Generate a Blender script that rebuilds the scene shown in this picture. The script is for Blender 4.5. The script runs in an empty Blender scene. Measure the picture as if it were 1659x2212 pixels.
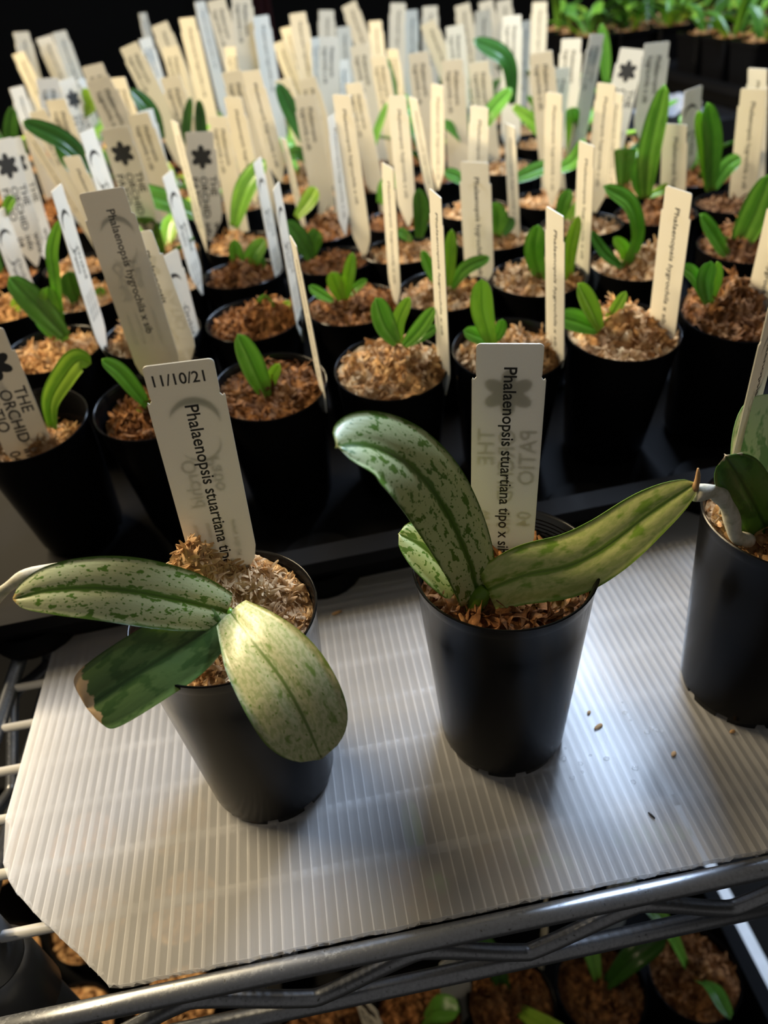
import bpy, math, random
from mathutils import Vector, Matrix, noise
rnd = random.Random(7)
SC = bpy.context.scene
COL = SC.collection

# ------------------------------------------------------------------ camera, world, lamps, exposure
W_PX, H_PX, F_PX = 1659.0, 2212.0, 1551.0
PITCH, ROLL, YAW = math.radians(37.637), math.radians(-6.642), math.radians(4.917)
CAM = Vector((0, 0, 0.28656))
_f = Vector((math.sin(YAW) * math.cos(PITCH), math.cos(YAW) * math.cos(PITCH), -math.sin(PITCH)))
_r0 = Vector((math.cos(YAW), -math.sin(YAW), 0))
_u0 = _r0.cross(_f)
_r = _r0 * math.cos(ROLL) + _u0 * math.sin(ROLL)
_u = -_r0 * math.sin(ROLL) + _u0 * math.cos(ROLL)
cam_d = bpy.data.cameras.new('camera')
cam = bpy.data.objects.new('camera', cam_d)
COL.objects.link(cam)
cam.matrix_world = Matrix(((_r.x, _u.x, -_f.x, CAM.x), (_r.y, _u.y, -_f.y, CAM.y), (_r.z, _u.z, -_f.z, CAM.z), (0, 0, 0, 1)))
cam_d.sensor_fit = 'VERTICAL'
cam_d.sensor_height = 24.0
cam_d.lens = 24.0 * F_PX / H_PX
cam_d.clip_start = 0.01
cam_d.dof.use_dof = True
cam_d.dof.focus_distance = 0.265
cam_d.dof.aperture_fstop = cam_d.lens / 3.0
SC.camera = cam
SC.view_settings.view_transform = 'Standard'
SC.view_settings.look = 'None'
SC.view_settings.gamma = 1.0
SC.view_settings.exposure = 0.32
SC.cycles.max_bounces = 10
SC.cycles.transparent_max_bounces = 16
SC.cycles.use_denoising = True

wd = bpy.data.worlds.new('world')
SC.world = wd
wd.use_nodes = True
wd.node_tree.nodes['Background'].inputs[0].default_value = (1.0, 0.94, 0.87, 1)
wd.node_tree.nodes['Background'].inputs[1].default_value = 0.10

def area(name, loc, target, sx, sy, power, col):
    l = bpy.data.lights.new(name, 'AREA')
    l.shape = 'RECTANGLE'
    l.size, l.size_y = sx, sy
    l.energy, l.color = power, col
    o = bpy.data.objects.new(name, l)
    COL.objects.link(o)
    o.location = loc
    d = (Vector(target) - Vector(loc)).normalized()
    y = Vector((0, 1, 0))
    y = (y - d * y.dot(d)).normalized()
    x = y.cross(-d)
    o.matrix_world = Matrix(((x.x, y.x, -d.x, loc[0]), (x.y, y.y, -d.y, loc[1]), (x.z, y.z, -d.z, loc[2]), (0, 0, 0, 1)))
    return o

WARM = (1.0, 0.80, 0.50)
COOL = (0.62, 0.77, 1.0)
area('warm_grow_lamp', (-0.62, 0.90, 0.66), (-0.02, 0.55, 0.0), 0.06, 1.15, 25.5, WARM)
area('cool_grow_lamp', (0.30, 0.72, 0.56), (0.13, 0.34, 0.0), 0.050, 0.52, 8.0, COOL)
area('cool_grow_lamp_far', (0.22, 1.12, 0.62), (0.20, 1.5, 0.1), 0.05, 0.3, 3.0, (0.60, 0.76, 1.0))
area('cool_grow_lamp_right', (0.95, 1.1, 0.75), (0.6, 1.25, 0.1), 0.06, 0.6, 5.0, COOL)
area('lower_shelf_warm_lamp', (-0.32, 0.30, -0.10), (-0.22, 0.22, -0.4), 0.04, 0.3, 0.45, WARM)
area('lower_shelf_cool_lamp', (0.36, 0.24, -0.30), (0.31, 0.21, -0.44), 0.04, 0.2, 0.16, COOL)

# ------------------------------------------------------------------ helpers
def ray(px, py):
    return _f + _r * ((px - W_PX / 2) / F_PX) - _u * ((py - H_PX / 2) / F_PX)
def at(px, py, Y):
    d = ray(px, py)
    return CAM + d * (Y / d.y)
def atz(px, py, z):
    d = ray(px, py)
    return CAM + d * ((z - CAM.z) / d.z)
def depth(p):
    return (Vector(p) - CAM).dot(_f)
def proj(p):
    d = Vector(p) - CAM
    z = d.dot(_f)
    return (W_PX / 2 + F_PX * d.dot(_r) / z, H_PX / 2 - F_PX * d.dot(_u) / z)

class MB:
    """collects vertices and faces of one mesh"""
    def __init__(s):
        s.v, s.f, s.m, s.uv, s.uv2 = [], [], [], {}, {}
    def add(s, vs, fs, mat=0):
        b = len(s.v)
        s.v += [tuple(x) for x in vs]
        for f in fs:
            s.f.append(tuple(b + i for i in f)); s.m.append(mat)
        return b
    def box(s, a, b, mat=0):
        x0, y0, z0 = a; x1, y1, z1 = b
        s.add([(x0,y0,z0),(x1,y0,z0),(x1,y1,z0),(x0,y1,z0),(x0,y0,z1),(x1,y0,z1),(x1,y1,z1),(x0,y1,z1)],
              [(0,3,2,1),(4,5,6,7),(0,1,5,4),(1,2,6,5),(2,3,7,6),(3,0,4,7)], mat)
    def lathe(s, prof, n=48, c=(0, 0, 0), mat=0, closed=False):
        vs = []
        for r, z in prof:
            for k in range(n):
                a = 2 * math.pi * k / n
                vs.append((c[0] + r * math.cos(a), c[1] + r * math.sin(a), c[2] + z))
        fs = []
        m = len(prof)
        for i in range(m if closed else m - 1):
            j = (i + 1) % m
            for k in range(n):
                k2 = (k + 1) % n
                fs.append((i*n+k, i*n+k2, j*n+k2, j*n+k))
        s.add(vs, fs, mat)
    def tube(s, pts, rad, n=12, mat=0):
        pts = [Vector(p) for p in pts]
        rads = rad if isinstance(rad, (list, tuple)) else [rad] * len(pts)
        up = Vector((0.13, 0.21, 0.97))
        vs = []
        for i, p in enumerate(pts):
            t = (pts[min(i+1, len(pts)-1)] - pts[max(i-1, 0)]).normalized()
            a = t.cross(up)
            if a.length < 1e-3: a = t.cross(Vector((1, 0, 0)))
            a.normalize(); b = t.cross(a)
            for k in range(n):
                w = 2 * math.pi * k / n
                vs.append(p + a * (rads[i] * math.cos(w)) + b * (rads[i] * math.sin(w)))
        fs = []
        for i in range(len(pts) - 1):
            for k in range(n):
                k2 = (k + 1) % n
                fs.append((i*n+k, i*n+k2, (i+1)*n+k2, (i+1)*n+k))
        fs.append(tuple(range(n))[::-1])
        fs.append(tuple((len(pts)-1)*n + k for k in range(n)))
        s.add(vs, fs, mat)
    def mesh(s, name, mats, smooth=True):
        me = bpy.data.meshes.new(name)
        me.from_pydata(s.v, [], s.f)
        for m in mats: me.materials.append(m)
        me.polygons.foreach_set('material_index', s.m)
        me.polygons.foreach_set('use_smooth', [smooth] * len(s.f))
        if s.uv:
            for nm, d in (('norm', s.uv), ('metric', s.uv2)):
                L = me.uv_layers.new(name=nm)
                for lp in me.loops:
                    L.data[lp.index].uv = d.get(lp.vertex_index, (0, 0))
        me.update()
        return me
    def build(s, name, mats, parent=None, smooth=True):
        if not isinstance(mats, (list, tuple)): mats = [mats]
        return link(name, s.mesh(name, mats, smooth), parent)

def link(name, me, parent=None, mw=None):
    o = bpy.data.objects.new(name, me)
    COL.objects.link(o)
    if parent: o.parent = parent
    if mw is not None: o.matrix_world = mw
    return o
def sharp(o, ang=35):
    me = o.data if hasattr(o, 'data') else o
    me.set_sharp_from_angle(angle=math.radians(ang))
def tag(o, label, cat, group=None, kind=None):
    o['label'] = label; o['category'] = cat
    if group: o['group'] = group
    if kind: o['kind'] = kind
    return o
def thing(name, loc, label, cat, group=None, rz=0):
    o = bpy.data.objects.new(name, None)
    COL.objects.link(o)
    o.empty_display_size = 0.01
    o.location = loc; o.rotation_euler = (0, 0, rz)
    return tag(o, label, cat, group)
def struct(o):
    o['kind'] = 'structure'; return o

# ------------------------------------------------------------------ materials
def mat(name, col=(0.5, 0.5, 0.5), rough=0.5, metal=0.0, spec=0.5, coat=0.0):
    m = bpy.data.materials.new(name)
    m.use_nodes = True
    b = m.node_tree.nodes['Principled BSDF']
    b.inputs['Base Color'].default_value = (*col, 1)
    b.inputs['Roughness'].default_value = rough
    b.inputs['Metallic'].default_value = metal
    b.inputs['Specular IOR Level'].default_value = spec
    b.inputs['Coat Weight'].default_value = coat
    return m, m.node_tree, b
def nd(nt, typ, **kw):
    n = nt.nodes.new(typ)
    for k, v in kw.items():
        if k.startswith('i_'):
            key = k[2:]
            key = int(key) if key.isdigit() else key.replace('_', ' ')
            n.inputs[key].default_value = v
        else: setattr(n, k, v)
    return n
def ramp(nt, src, stops):
    r = nt.nodes.new('ShaderNodeValToRGB')
    e = r.color_ramp.elements
    while len(e) < len(stops): e.new(0.5)
    for k, (p, c) in enumerate(stops):
        e[k].position = p
        e[k].color = (*c, 1) if len(c) == 3 else c
    nt.links.new(src, r.inputs[0])
    return r.outputs[0]
def g3(v): return (v, v, v)
def bump(nt, b, src, strength, dist=0.001):
    n = nd(nt, 'ShaderNodeBump', i_Strength=strength, i_Distance=dist)
    nt.links.new(src, n.inputs['Height'])
    nt.links.new(n.outputs[0], b.inputs['Normal'])
def mixc(nt, fac, a, b_, mode='MIX'):
    n = nd(nt, 'ShaderNodeMix', data_type='RGBA', blend_type=mode)
    for inp, v in ((n.inputs[0], fac), (n.inputs[6], a), (n.inputs[7], b_)):
        if isinstance(v, (int, float)): inp.default_value = v
        elif isinstance(v, tuple): inp.default_value = (*v, 1)
        else: nt.links.new(v, inp)
    return n.outputs[2]
def add_translucent(m, nt, b, fac, colsrc):
    out = nt.nodes['Material Output']
    t = nd(nt, 'ShaderNodeBsdfTranslucent')
    if isinstance(colsrc, tuple): t.inputs[0].default_value = (*colsrc, 1)
    else: nt.links.new(colsrc, t.inputs[0])
    mx = nd(nt, 'ShaderNodeMixShader', i_0=fac)
    nt.links.new(b.outputs[0], mx.inputs[1]); nt.links.new(t.outputs[0], mx.inputs[2])
    nt.links.new(mx.outputs[0], out.inputs[0])
    return mx

# black pot plastic, glossy, lightly scuffed
M_POT, nt, b = mat('black_pot_plastic', (0.004, 0.004, 0.0044), 0.2, 0, 0.12)
tc = nd(nt, 'ShaderNodeTexCoord')
mp = nd(nt, 'ShaderNodeMapping'); mp.inputs['Scale'].default_value = (1, 1, 0.12)
nt.links.new(tc.outputs['Object'], mp.inputs[0])
n1 = nd(nt, 'ShaderNodeTexNoise', i_Scale=160.0, i_Detail=4.0)
nt.links.new(mp.outputs[0], n1.inputs[0])
rr = ramp(nt, n1.outputs[0], [(0.3, g3(0.15)), (0.7, g3(0.25))])
nt.links.new(rr, b.inputs['Roughness'])
bump(nt, b, n1.outputs[0], 0.03, 0.0005)

M_TRAY, nt, b = mat('black_tray_plastic', (0.005, 0.005, 0.0055), 0.65, 0, 0.05)
n1 = nd(nt, 'ShaderNodeTexNoise', i_Scale=60.0, i_Detail=5.0)
bump(nt, b, n1.outputs[0], 0.15, 0.001)

# galvanised / chromed wire
M_CHROME, nt, b = mat('zinc_plated_wire', (0.5, 0.51, 0.53), 0.3, 0.9, 0.5)
tc = nd(nt, 'ShaderNodeTexCoord')
n1 = nd(nt, 'ShaderNodeTexNoise', i_Scale=700.0, i_Detail=6.0)
nt.links.new(tc.outputs['Object'], n1.inputs[0])
nt.links.new(ramp(nt, n1.outputs[0], [(0.27, g3(0.12)), (0.34, (0.26, 0.275, 0.30)), (0.8, (0.34, 0.355, 0.39))]), b.inputs['Base Color'])
nt.links.new(ramp(nt, n1.outputs[0], [(0.3, g3(0.5)), (0.5, g3(0.33))]), b.inputs['Roughness'])
bump(nt, b, n1.outputs[0], 0.02, 0.0003)
M_DARKWIRE, nt, b = mat('dark_shelf_post', (0.16, 0.165, 0.17), 0.35, 0.7)
n1 = nd(nt, 'ShaderNodeTexNoise', i_Scale=220.0, i_Detail=6.0)
bump(nt, b, n1.outputs[0], 0.1, 0.0005)

M_WIRE, nt, b = mat('bright_zinc_wire', (0.8, 0.8, 0.79), 0.36, 0.4, 0.5)
n1 = nd(nt, 'ShaderNodeTexNoise', i_Scale=400.0, i_Detail=4.0)
nt.links.new(ramp(nt, n1.outputs[0], [(0.3, g3(0.65)), (0.6, g3(0.82))]), b.inputs['Base Color'])
# twin wall translucent sheet
def sheet_mat(name, transp, col, seed):
    m, nt, b = mat(name, col, 0.21, 0, 0.6)
    tc = nd(nt, 'ShaderNodeTexCoord')
    n1 = nd(nt, 'ShaderNodeTexNoise', i_Scale=38.0, i_Detail=6.0, i_Roughness=0.6)
    nt.links.new(tc.outputs['Object'], n1.inputs[0])
    c = ramp(nt, n1.outputs[0], [(0.30, tuple(x * 0.84 for x in col)), (0.62, col)])
    nt.links.new(c, b.inputs['Base Color'])
    bump(nt, b, n1.outputs[0], 0.05, 0.001)
    out = nt.nodes['Material Output']
    mx = add_translucent(m, nt, b, 0.42, c)
    tr = nd(nt, 'ShaderNodeBsdfTransparent')
    m2 = nd(nt, 'ShaderNodeMixShader')
    mr = nd(nt, 'ShaderNodeMapRange', i_1=0.3, i_2=0.7, i_3=transp - 0.06, i_4=transp + 0.06)
    nt.links.new(n1.outputs[0], mr.inputs[0])
    nt.links.new(mr.outputs[0], m2.inputs[0])
    nt.links.new(mx.outputs[0], m2.inputs[1]); nt.links.new(tr.outputs[0], m2.inputs[2])
    nt.links.new(m2.outputs[0], out.inputs[0])
    return m
M_SHEET = sheet_mat('twinwall_skin', 0.48, (0.68, 0.68, 0.69), 1)
M_RIB = sheet_mat('twinwall_rib', 0.30, (0.92, 0.92, 0.93), 2)
M_WHITE, nt, b = mat('white_sheet_plastic', (0.8, 0.81, 0.83), 0.4)
nt.links.new(ramp(nt, nd(nt, 'ShaderNodeTexNoise', i_Scale=30.0).outputs[0], [(0.3, g3(0.74)), (0.7, g3(0.84))]), b.inputs['Base Color'])

# plant label plastic and ink
M_TAG, nt, b = mat('cream_label_plastic', (0.66, 0.63, 0.54), 0.38, 0, 0.4)
n1 = nd(nt, 'ShaderNodeTexNoise', i_Scale=140.0, i_Detail=4.0)
tcol = ramp(nt, n1.outputs[0], [(0.3, (0.62, 0.60, 0.51)), (0.7, (0.68, 0.65, 0.56))])
nt.links.new(tcol, b.inputs['Base Color'])
add_translucent(M_TAG, nt, b, 0.24, (0.78, 0.73, 0.66))
M_INK, nt, b = mat('black_label_ink', (0.012, 0.012, 0.014), 0.5)
nt.links.new(ramp(nt, nd(nt, 'ShaderNodeTexNoise', i_Scale=900.0).outputs[0], [(0.3, g3(0.010)), (0.7, g3(0.020))]), b.inputs['Base Color'])

# sphagnum moss
def moss_mat(name, stops):
    m, nt, b = mat(name, (0.4, 0.25, 0.1), 0.9, 0, 0.2)
    tc = nd(nt, 'ShaderNodeTexCoord'); oi = nd(nt, 'ShaderNodeObjectInfo')
    n1 = nd(nt, 'ShaderNodeTexNoise', i_Scale=150.0, i_Detail=5.0, i_Roughness=0.65)
    nt.links.new(tc.outputs['Object'], n1.inputs[0])
    c = ramp(nt, n1.outputs[0], stops)
    n2 = nd(nt, 'ShaderNodeTexNoise', i_Scale=34.0, i_Detail=2.0)
    nt.links.new(tc.outputs['Object'], n2.inputs[0])
    c = mixc(nt, 0.55, c, ramp(nt, n2.outputs[0], [(0.35, (0.55, 0.36, 0.20)), (0.6, (1.0, 0.95, 0.85))]), 'MULTIPLY')
    hs = nd(nt, 'ShaderNodeHueSaturation')
    mr = nd(nt, 'ShaderNodeMapRange', i_3=0.75, i_4=1.2)
    nt.links.new(oi.outputs['Random'], mr.inputs[0])
    nt.links.new(mr.outputs[0], hs.inputs['Value'])
    nt.links.new(c, hs.inputs['Color'])
    nt.links.new(hs.outputs[0], b.inputs['Base Color'])
    bump(nt, b, n1.outputs[0], 0.5, 0.001)
    add_translucent(m, nt, b, 0.15, hs.outputs[0])
    return m
M_MOSS = moss_mat('dried_sphagnum', [(0.25, (0.13, 0.060, 0.025)), (0.42, (0.40, 0.22, 0.095)), (0.58, (0.62, 0.42, 0.22)), (0.78, (0.80, 0.62, 0.40))])
M_MOSSPALE = moss_mat('pale_dried_sphagnum', [(0.22, (0.20, 0.10, 0.045)), (0.38, (0.52, 0.33, 0.17)), (0.55, (0.76, 0.57, 0.36)), (0.78, (0.90, 0.75, 0.53))])
M_MOSSDK = moss_mat('dark_and_shaded_moss', [(0.25, (0.05, 0.022, 0.010)), (0.45, (0.20, 0.09, 0.035)), (0.62, (0.40, 0.20, 0.08)), (0.8, (0.60, 0.36, 0.17))])  # darker brown moss; on the lower shelf its tone stands in for shade

# leaves
def leaf_mat(name, pale, dark, scale=260.0, lo=0.47, hi=0.53, rib=0.07, edge=0.9, rough=0.36, transl=0.10, stretch=0.45, tipcol=None, ribcol=None, fine=0.0, tipat=0.965, fleck=0.0, slant=0.0):
    m, nt, b = mat(name, pale, rough, 0, 0.5)
    uvn = nd(nt, 'ShaderNodeUVMap', uv_map='norm'); uvm = nd(nt, 'ShaderNodeUVMap', uv_map='metric')
    mp = nd(nt, 'ShaderNodeMapping'); mp.inputs['Scale'].default_value = (1, stretch, 1)
    nt.links.new(uvm.outputs[0], mp.inputs[0])
    n1 = nd(nt, 'ShaderNodeTexNoise', i_Scale=scale, i_Detail=3.0, i_Roughness=0.55, noise_dimensions='2D')
    nt.links.new(mp.outputs[0], n1.inputs[0])
    n2 = nd(nt, 'ShaderNodeTexNoise', i_Scale=scale * 3.2, i_Detail=3.0, noise_dimensions='2D')
    nt.links.new(mp.outputs[0], n2.inputs[0])
    sx = nd(nt, 'ShaderNodeSeparateXYZ'); nt.links.new(uvn.outputs[0], sx.inputs[0])
    ab = nd(nt, 'ShaderNodeMath', operation='ABSOLUTE'); nt.links.new(sx.outputs[0], ab.inputs[0])
    # wobble the rib and margin bands with the noise
    wob = nd(nt, 'ShaderNodeMath', operation='MULTIPLY_ADD', i_1=0.22, i_2=-0.11); nt.links.new(n1.outputs[0], wob.inputs[0])
    ad = nd(nt, 'ShaderNodeMath', operation='ADD'); nt.links.new(ab.outputs[0], ad.inputs[0]); nt.links.new(wob.outputs[0], ad.inputs[1])
    spots = nd(nt, 'ShaderNodeMapRange', i_1=lo, i_2=hi); nt.links.new(n1.outputs[0], spots.inputs[0])
    if fleck:
        n3 = nd(nt, 'ShaderNodeTexNoise', i_Scale=scale * 2.3, i_Detail=1.5, noise_dimensions='2D')
        mp3 = nd(nt, 'ShaderNodeMapping'); mp3.inputs['Scale'].default_value = (1, stretch * 1.4, 1); mp3.inputs['Location'].default_value = (0.37, 0.11, 0)
        nt.links.new(uvm.outputs[0], mp3.inputs[0]); nt.links.new(mp3.outputs[0], n3.inputs[0])
        s3 = nd(nt, 'ShaderNodeMapRange', i_1=fleck, i_2=fleck + 0.02); nt.links.new(n3.outputs[0], s3.inputs[0])
        sm = nd(nt, 'ShaderNodeMath', operation='MAXIMUM'); nt.links.new(spots.outputs[0], sm.inputs[0]); nt.links.new(s3.outputs[0], sm.inputs[1])
        spots = sm
    ribm = nd(nt, 'ShaderNodeMapRange', i_1=rib, i_2=rib + 0.05, i_3=1.0, i_4=0.0); nt.links.new(ad.outputs[0], ribm.inputs[0])
    edm = nd(nt, 'ShaderNodeMapRange', i_1=edge, i_2=edge + 0.06); nt.links.new(ad.outputs[0], edm.inputs[0])
    mx = nd(nt, 'ShaderNodeMath', operation='MAXIMUM'); nt.links.new(spots.outputs[0], mx.inputs[0]); nt.links.new(ribm.outputs[0], mx.inputs[1])
    mx2 = nd(nt, 'ShaderNodeMath', operation='MAXIMUM'); nt.links.new(mx.outputs[0], mx2.inputs[0]); nt.links.new(edm.outputs[0], mx2.inputs[1])
    pal = mixc(nt, fine, pale, ramp(nt, n2.outputs[0], [(0.42, dark), (0.55, pale)])) if fine else pale
    c = mixc(nt, mx2.outputs[0], pal, dark)
    ribc = nd(nt, 'ShaderNodeMapRange', i_1=0.02, i_2=0.05, i_3=1.0, i_4=0.0); nt.links.new(ab.outputs[0], ribc.inputs[0])
    c = mixc(nt, ribc.outputs[0], c, ribcol or tuple(x * 0.75 for x in dark))
    if tipcol:
        tw = nd(nt, 'ShaderNodeMath', operation='ADD'); nt.links.new(sx.outputs[1], tw.inputs[0]); nt.links.new(wob.outputs[0], tw.inputs[1])
        if slant:
            sl = nd(nt, 'ShaderNodeMath', operation='MULTIPLY_ADD', i_1=slant); nt.links.new(sx.outputs[0], sl.inputs[0]); nt.links.new(tw.outputs[0], sl.inputs[2]); tw = sl
        tm = nd(nt, 'ShaderNodeMapRange', i_1=tipat - 0.01, i_2=tipat + 0.01); nt.links.new(tw.outputs[0], tm.inputs[0])
        c = mixc(nt, tm.outputs[0], c, tipcol)
    nt.links.new(c, b.inputs['Base Color'])
    bump(nt, b, n2.outputs[0], 0.12, 0.0006)
    add_translucent(m, nt, b, transl, c)
    return m
M_LEAF_SILVER = leaf_mat('silver_mottled_leaf', (0.62, 0.67, 0.37), (0.12, 0.25, 0.025), 420, 0.61, 0.63, 0.08, 0.90, fleck=0.66, tipcol=(0.55, 0.42, 0.16), tipat=0.985)
M_LEAF_GREEN = leaf_mat('plain_green_leaf', (0.11, 0.19, 0.05), (0.055, 0.12, 0.025), 200, 0.50, 0.60, 0.05, 0.93, rough=0.30, tipcol=(0.75, 0.52, 0.28), tipat=0.80, slant=0.09)
M_LEAF_PLAIN = leaf_mat('deep_green_leaf', (0.09, 0.23, 0.03), (0.055, 0.15, 0.02), 160, 0.50, 0.60, 0.05, 0.93, rough=0.30, tipcol=(0.6, 0.5, 0.35), tipat=0.985)
M_LEAF_YELLOW = leaf_mat('pale_speckled_leaf', (0.56, 0.57, 0.32), (0.21, 0.31, 0.07), 300, 0.62, 0.72, -0.08, 0.94, fine=0.45, fleck=0.70)
M_LEAF_SPOT = leaf_mat('grey_green_spotted_leaf', (0.57, 0.63, 0.31), (0.12, 0.23, 0.03), 330, 0.59, 0.62, 0.07, 0.92, fleck=0.66)
M_LEAF_BLOTCH = leaf_mat('blotched_bright_leaf', (0.68, 0.73, 0.26), (0.28, 0.46, 0.05), 180, 0.54, 0.66, 0.06, 0.90, fine=0.3)
M_LEAF_WASH = leaf_mat('blue_green_mottled_leaf', (0.62, 0.71, 0.48), (0.22, 0.40, 0.17), 170, 0.52, 0.60, 0.05, 0.92)
def seedling_leaf(name, c, c2):
    return leaf_mat(name, c, c2, 120, 0.45, 0.75, 0.03, 0.95, rough=0.28, transl=0.36, ribcol=tuple(x * 0.8 for x in c2))
M_SEED = [seedling_leaf('seedling_leaf_fresh', (0.23, 0.50, 0.06), (0.15, 0.38, 0.04)),
          seedling_leaf('seedling_leaf_deep', (0.13, 0.34, 0.045), (0.085, 0.24, 0.03)),
          seedling_leaf('seedling_leaf_lime', (0.40, 0.62, 0.07), (0.28, 0.52, 0.05)),
          seedling_leaf('seedling_leaf_dark', (0.045, 0.14, 0.02), (0.03, 0.10, 0.015))]
M_DRY, nt, b = mat('dry_brown_leaf', (0.50, 0.30, 0.13), 0.8)
n1 = nd(nt, 'ShaderNodeTexNoise', i_Scale=260.0, i_Detail=4.0)
nt.links.new(ramp(nt, n1.outputs[0], [(0.3, (0.32, 0.16, 0.06)), (0.6, (0.58, 0.36, 0.17))]), b.inputs['Base Color'])
bump(nt, b, n1.outputs[0], 0.4, 0.001)
M_ROOT, nt, b = mat('aerial_root', (0.46, 0.44, 0.36), 0.7)
tc = nd(nt, 'ShaderNodeTexCoord')
n1 = nd(nt, 'ShaderNodeTexNoise', i_Scale=300.0, i_Detail=4.0); nt.links.new(tc.outputs['Object'], n1.inputs[0])
nt.links.new(ramp(nt, n1.outputs[0], [(0.3, (0.36, 0.35, 0.24)), (0.6, (0.56, 0.53, 0.44))]), b.inputs['Base Color'])
bump(nt, b, n1.outputs[0], 0.3, 0.001)
M_WATER, nt, b = mat('water', (0.95, 0.97, 1.0), 0.02)
b.inputs['Alpha'].default_value = 0.18
b.inputs['IOR'].default_value = 1.33
bump(nt, b, nd(nt, 'ShaderNodeTexNoise', i_Scale=500.0).outputs[0], 0.05, 0.0003)
M_WALL, nt, b = mat('dark_room_wall', (0.02, 0.02, 0.022), 0.9)
nt.links.new(ramp(nt, nd(nt, 'ShaderNodeTexNoise', i_Scale=3.0, i_Detail=4.0).outputs[0], [(0.3, g3(0.012)), (0.7, g3(0.024))]), b.inputs['Base Color'])
M_FLOOR, nt, b = mat('dark_concrete_floor', (0.03, 0.028, 0.026), 0.85)
nt.links.new(ramp(nt, nd(nt, 'ShaderNodeTexNoise', i_Scale=6.0, i_Detail=6.0).outputs[0], [(0.3, g3(0.02)), (0.7, g3(0.045))]), b.inputs['Base Color'])
M_MAROON, nt, b = mat('dark_red_cloth', (0.05, 0.008, 0.010), 0.9)
n1 = nd(nt, 'ShaderNodeTexNoise', i_Scale=40.0); bump(nt, b, n1.outputs[0], 0.3, 0.004)
M_BENCH, nt, b = mat('dark_bench_metal', (0.02, 0.021, 0.025), 0.4, 0.4)
n1 = nd(nt, 'ShaderNodeTexNoise', i_Scale=25.0); bump(nt, b, n1.outputs[0], 0.1, 0.001)

# ------------------------------------------------------------------ room shell
m = MB(); m.box((-4, -2.2, -1.3), (4, 5, -1.25)); struct(m.build('floor', M_FLOOR, smooth=False))
m = MB(); m.box((-4, 4.6, -1.25), (4, 4.7, 2.2)); struct(m.build('wall_back', M_WALL, smooth=False))
m = MB(); m.box((-3.1, -2.2, -1.25), (-3.0, 4.6, 2.2)); struct(m.build('wall_left', M_WALL, smooth=False))
m = MB(); m.box((3.0, -2.2, -1.25), (3.1, 4.6, 2.2)); struct(m.build('wall_right', M_WALL, smooth=False))

# ------------------------------------------------------------------ wire shelf carrying everything
XL, XR, YF, YB = -0.188, 0.285, 0.1143, 1.90
def wire_shelf(name, z, label, nwires, truss=True, wire_to=YB):
    t = thing(name, ((XL + XR) / 2, 1.0, z), label, 'shelf')
    o0 = Vector(t.location)
    def P(x, y, zz): return (x - o0.x, y - o0.y, zz)
    def part(nm, pts, r, n=14, mt=M_CHROME):
        mb = MB(); mb.tube([P(*p) for p in pts], r, n); return mb.build(nm, mt, t)
    part('front_top_rail', [(XL - 0.005, YF, -0.0046), (-0.1, YF, -0.0046), (0.1, YF, -0.0046), (XR, YF, -0.0046)], 0.0040, 20)
    part('front_bottom_rail', [(XL - 0.005, YF, -0.0420), (0, YF, -0.0420), (XR, YF, -0.0420)], 0.0038, 20)
    def zig(x0, x1, p, ph):
        pts = []
        n = int(round((x1 - x0) / 0.0025))
        for k in range(n + 1):
            x = x0 + (x1 - x0) * k / n
            u = ((x - ph) / p) % 1.0
            tri = abs(2 * u - 1)          # 0 in the middle, 1 at ends
            tri = 0.5 + 0.5 * math.sin((tri - 0.5) * math.pi) * 0.25 + (tri - 0.5) * 0.75
            pts.append((x, tri))
        return pts
    if truss:
        part('front_truss_wire', [(x, YF - 0.0005, -0.0350 + 0.0235 * v) for x, v in zig(XL, XR, 0.0865, -0.0825)], 0.0032, 12)
    part('side_top_rail', [(XL, YF, -0.0065), (XL, 0.6, -0.0065), (XL, YB, -0.0065)], 0.0040, 14)
    part('side_bottom_rail', [(XL, YF, -0.0420), (XL, 0.6, -0.0420), (XL, YB, -0.0420)], 0.0038, 14)
    part('side_top_rail', [(XR, YF, -0.0065), (XR, 0.6, -0.0065), (XR, YB, -0.0065)], 0.0040, 14)
    if truss:
        part('side_truss_wire', [(XL, x, -0.0350 + 0.0235 * v) for x, v in zig(YF, YB, 0.0865, 0.02)], 0.0032, 8)
    for k in range(2):
        x = -0.045 + 0.19 * k
        part('support_wire', [(x, YF + 0.003, -0.0112), (x, YB, -0.0112)], 0.0030, 10)
    for k in range(nwires):
        y = 0.1484 + 0.0263 * k
        if y > wire_to: break
        part('shelf_wire', [(XL, y, -0.00645), (0, y, -0.00645), (XR, y, -0.00645)], 0.0023, 10, M_WIRE)
    return t
shelf = wire_shelf('wire_shelf', 0.0, 'zinc-plated wire shelf with zigzag front truss carrying the plants', 67)
# corner post, an open tube behind the left end of the front rail
t = thing('shelf_post', (-0.1705, 0.1490, -0.9), 'dark tubular shelf post with open top at lower left corner', 'shelf post')
mb = MB(); mb.lathe([(0.0090, 0.30), (0.0090, 0.9035), (0.0100, 0.905), (0.0118, 0.905), (0.0127, 0.9035), (0.0127, 0.0)], 40)
mb.build('tube', M_DARKWIRE, t)
mb = MB(); mb.lathe([(0.0131, 0.835), (0.0150, 0.837), (0.0152, 0.872), (0.0131, 0.874)], 40)
mb.build('collar', M_DARKWIRE, t)

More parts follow.
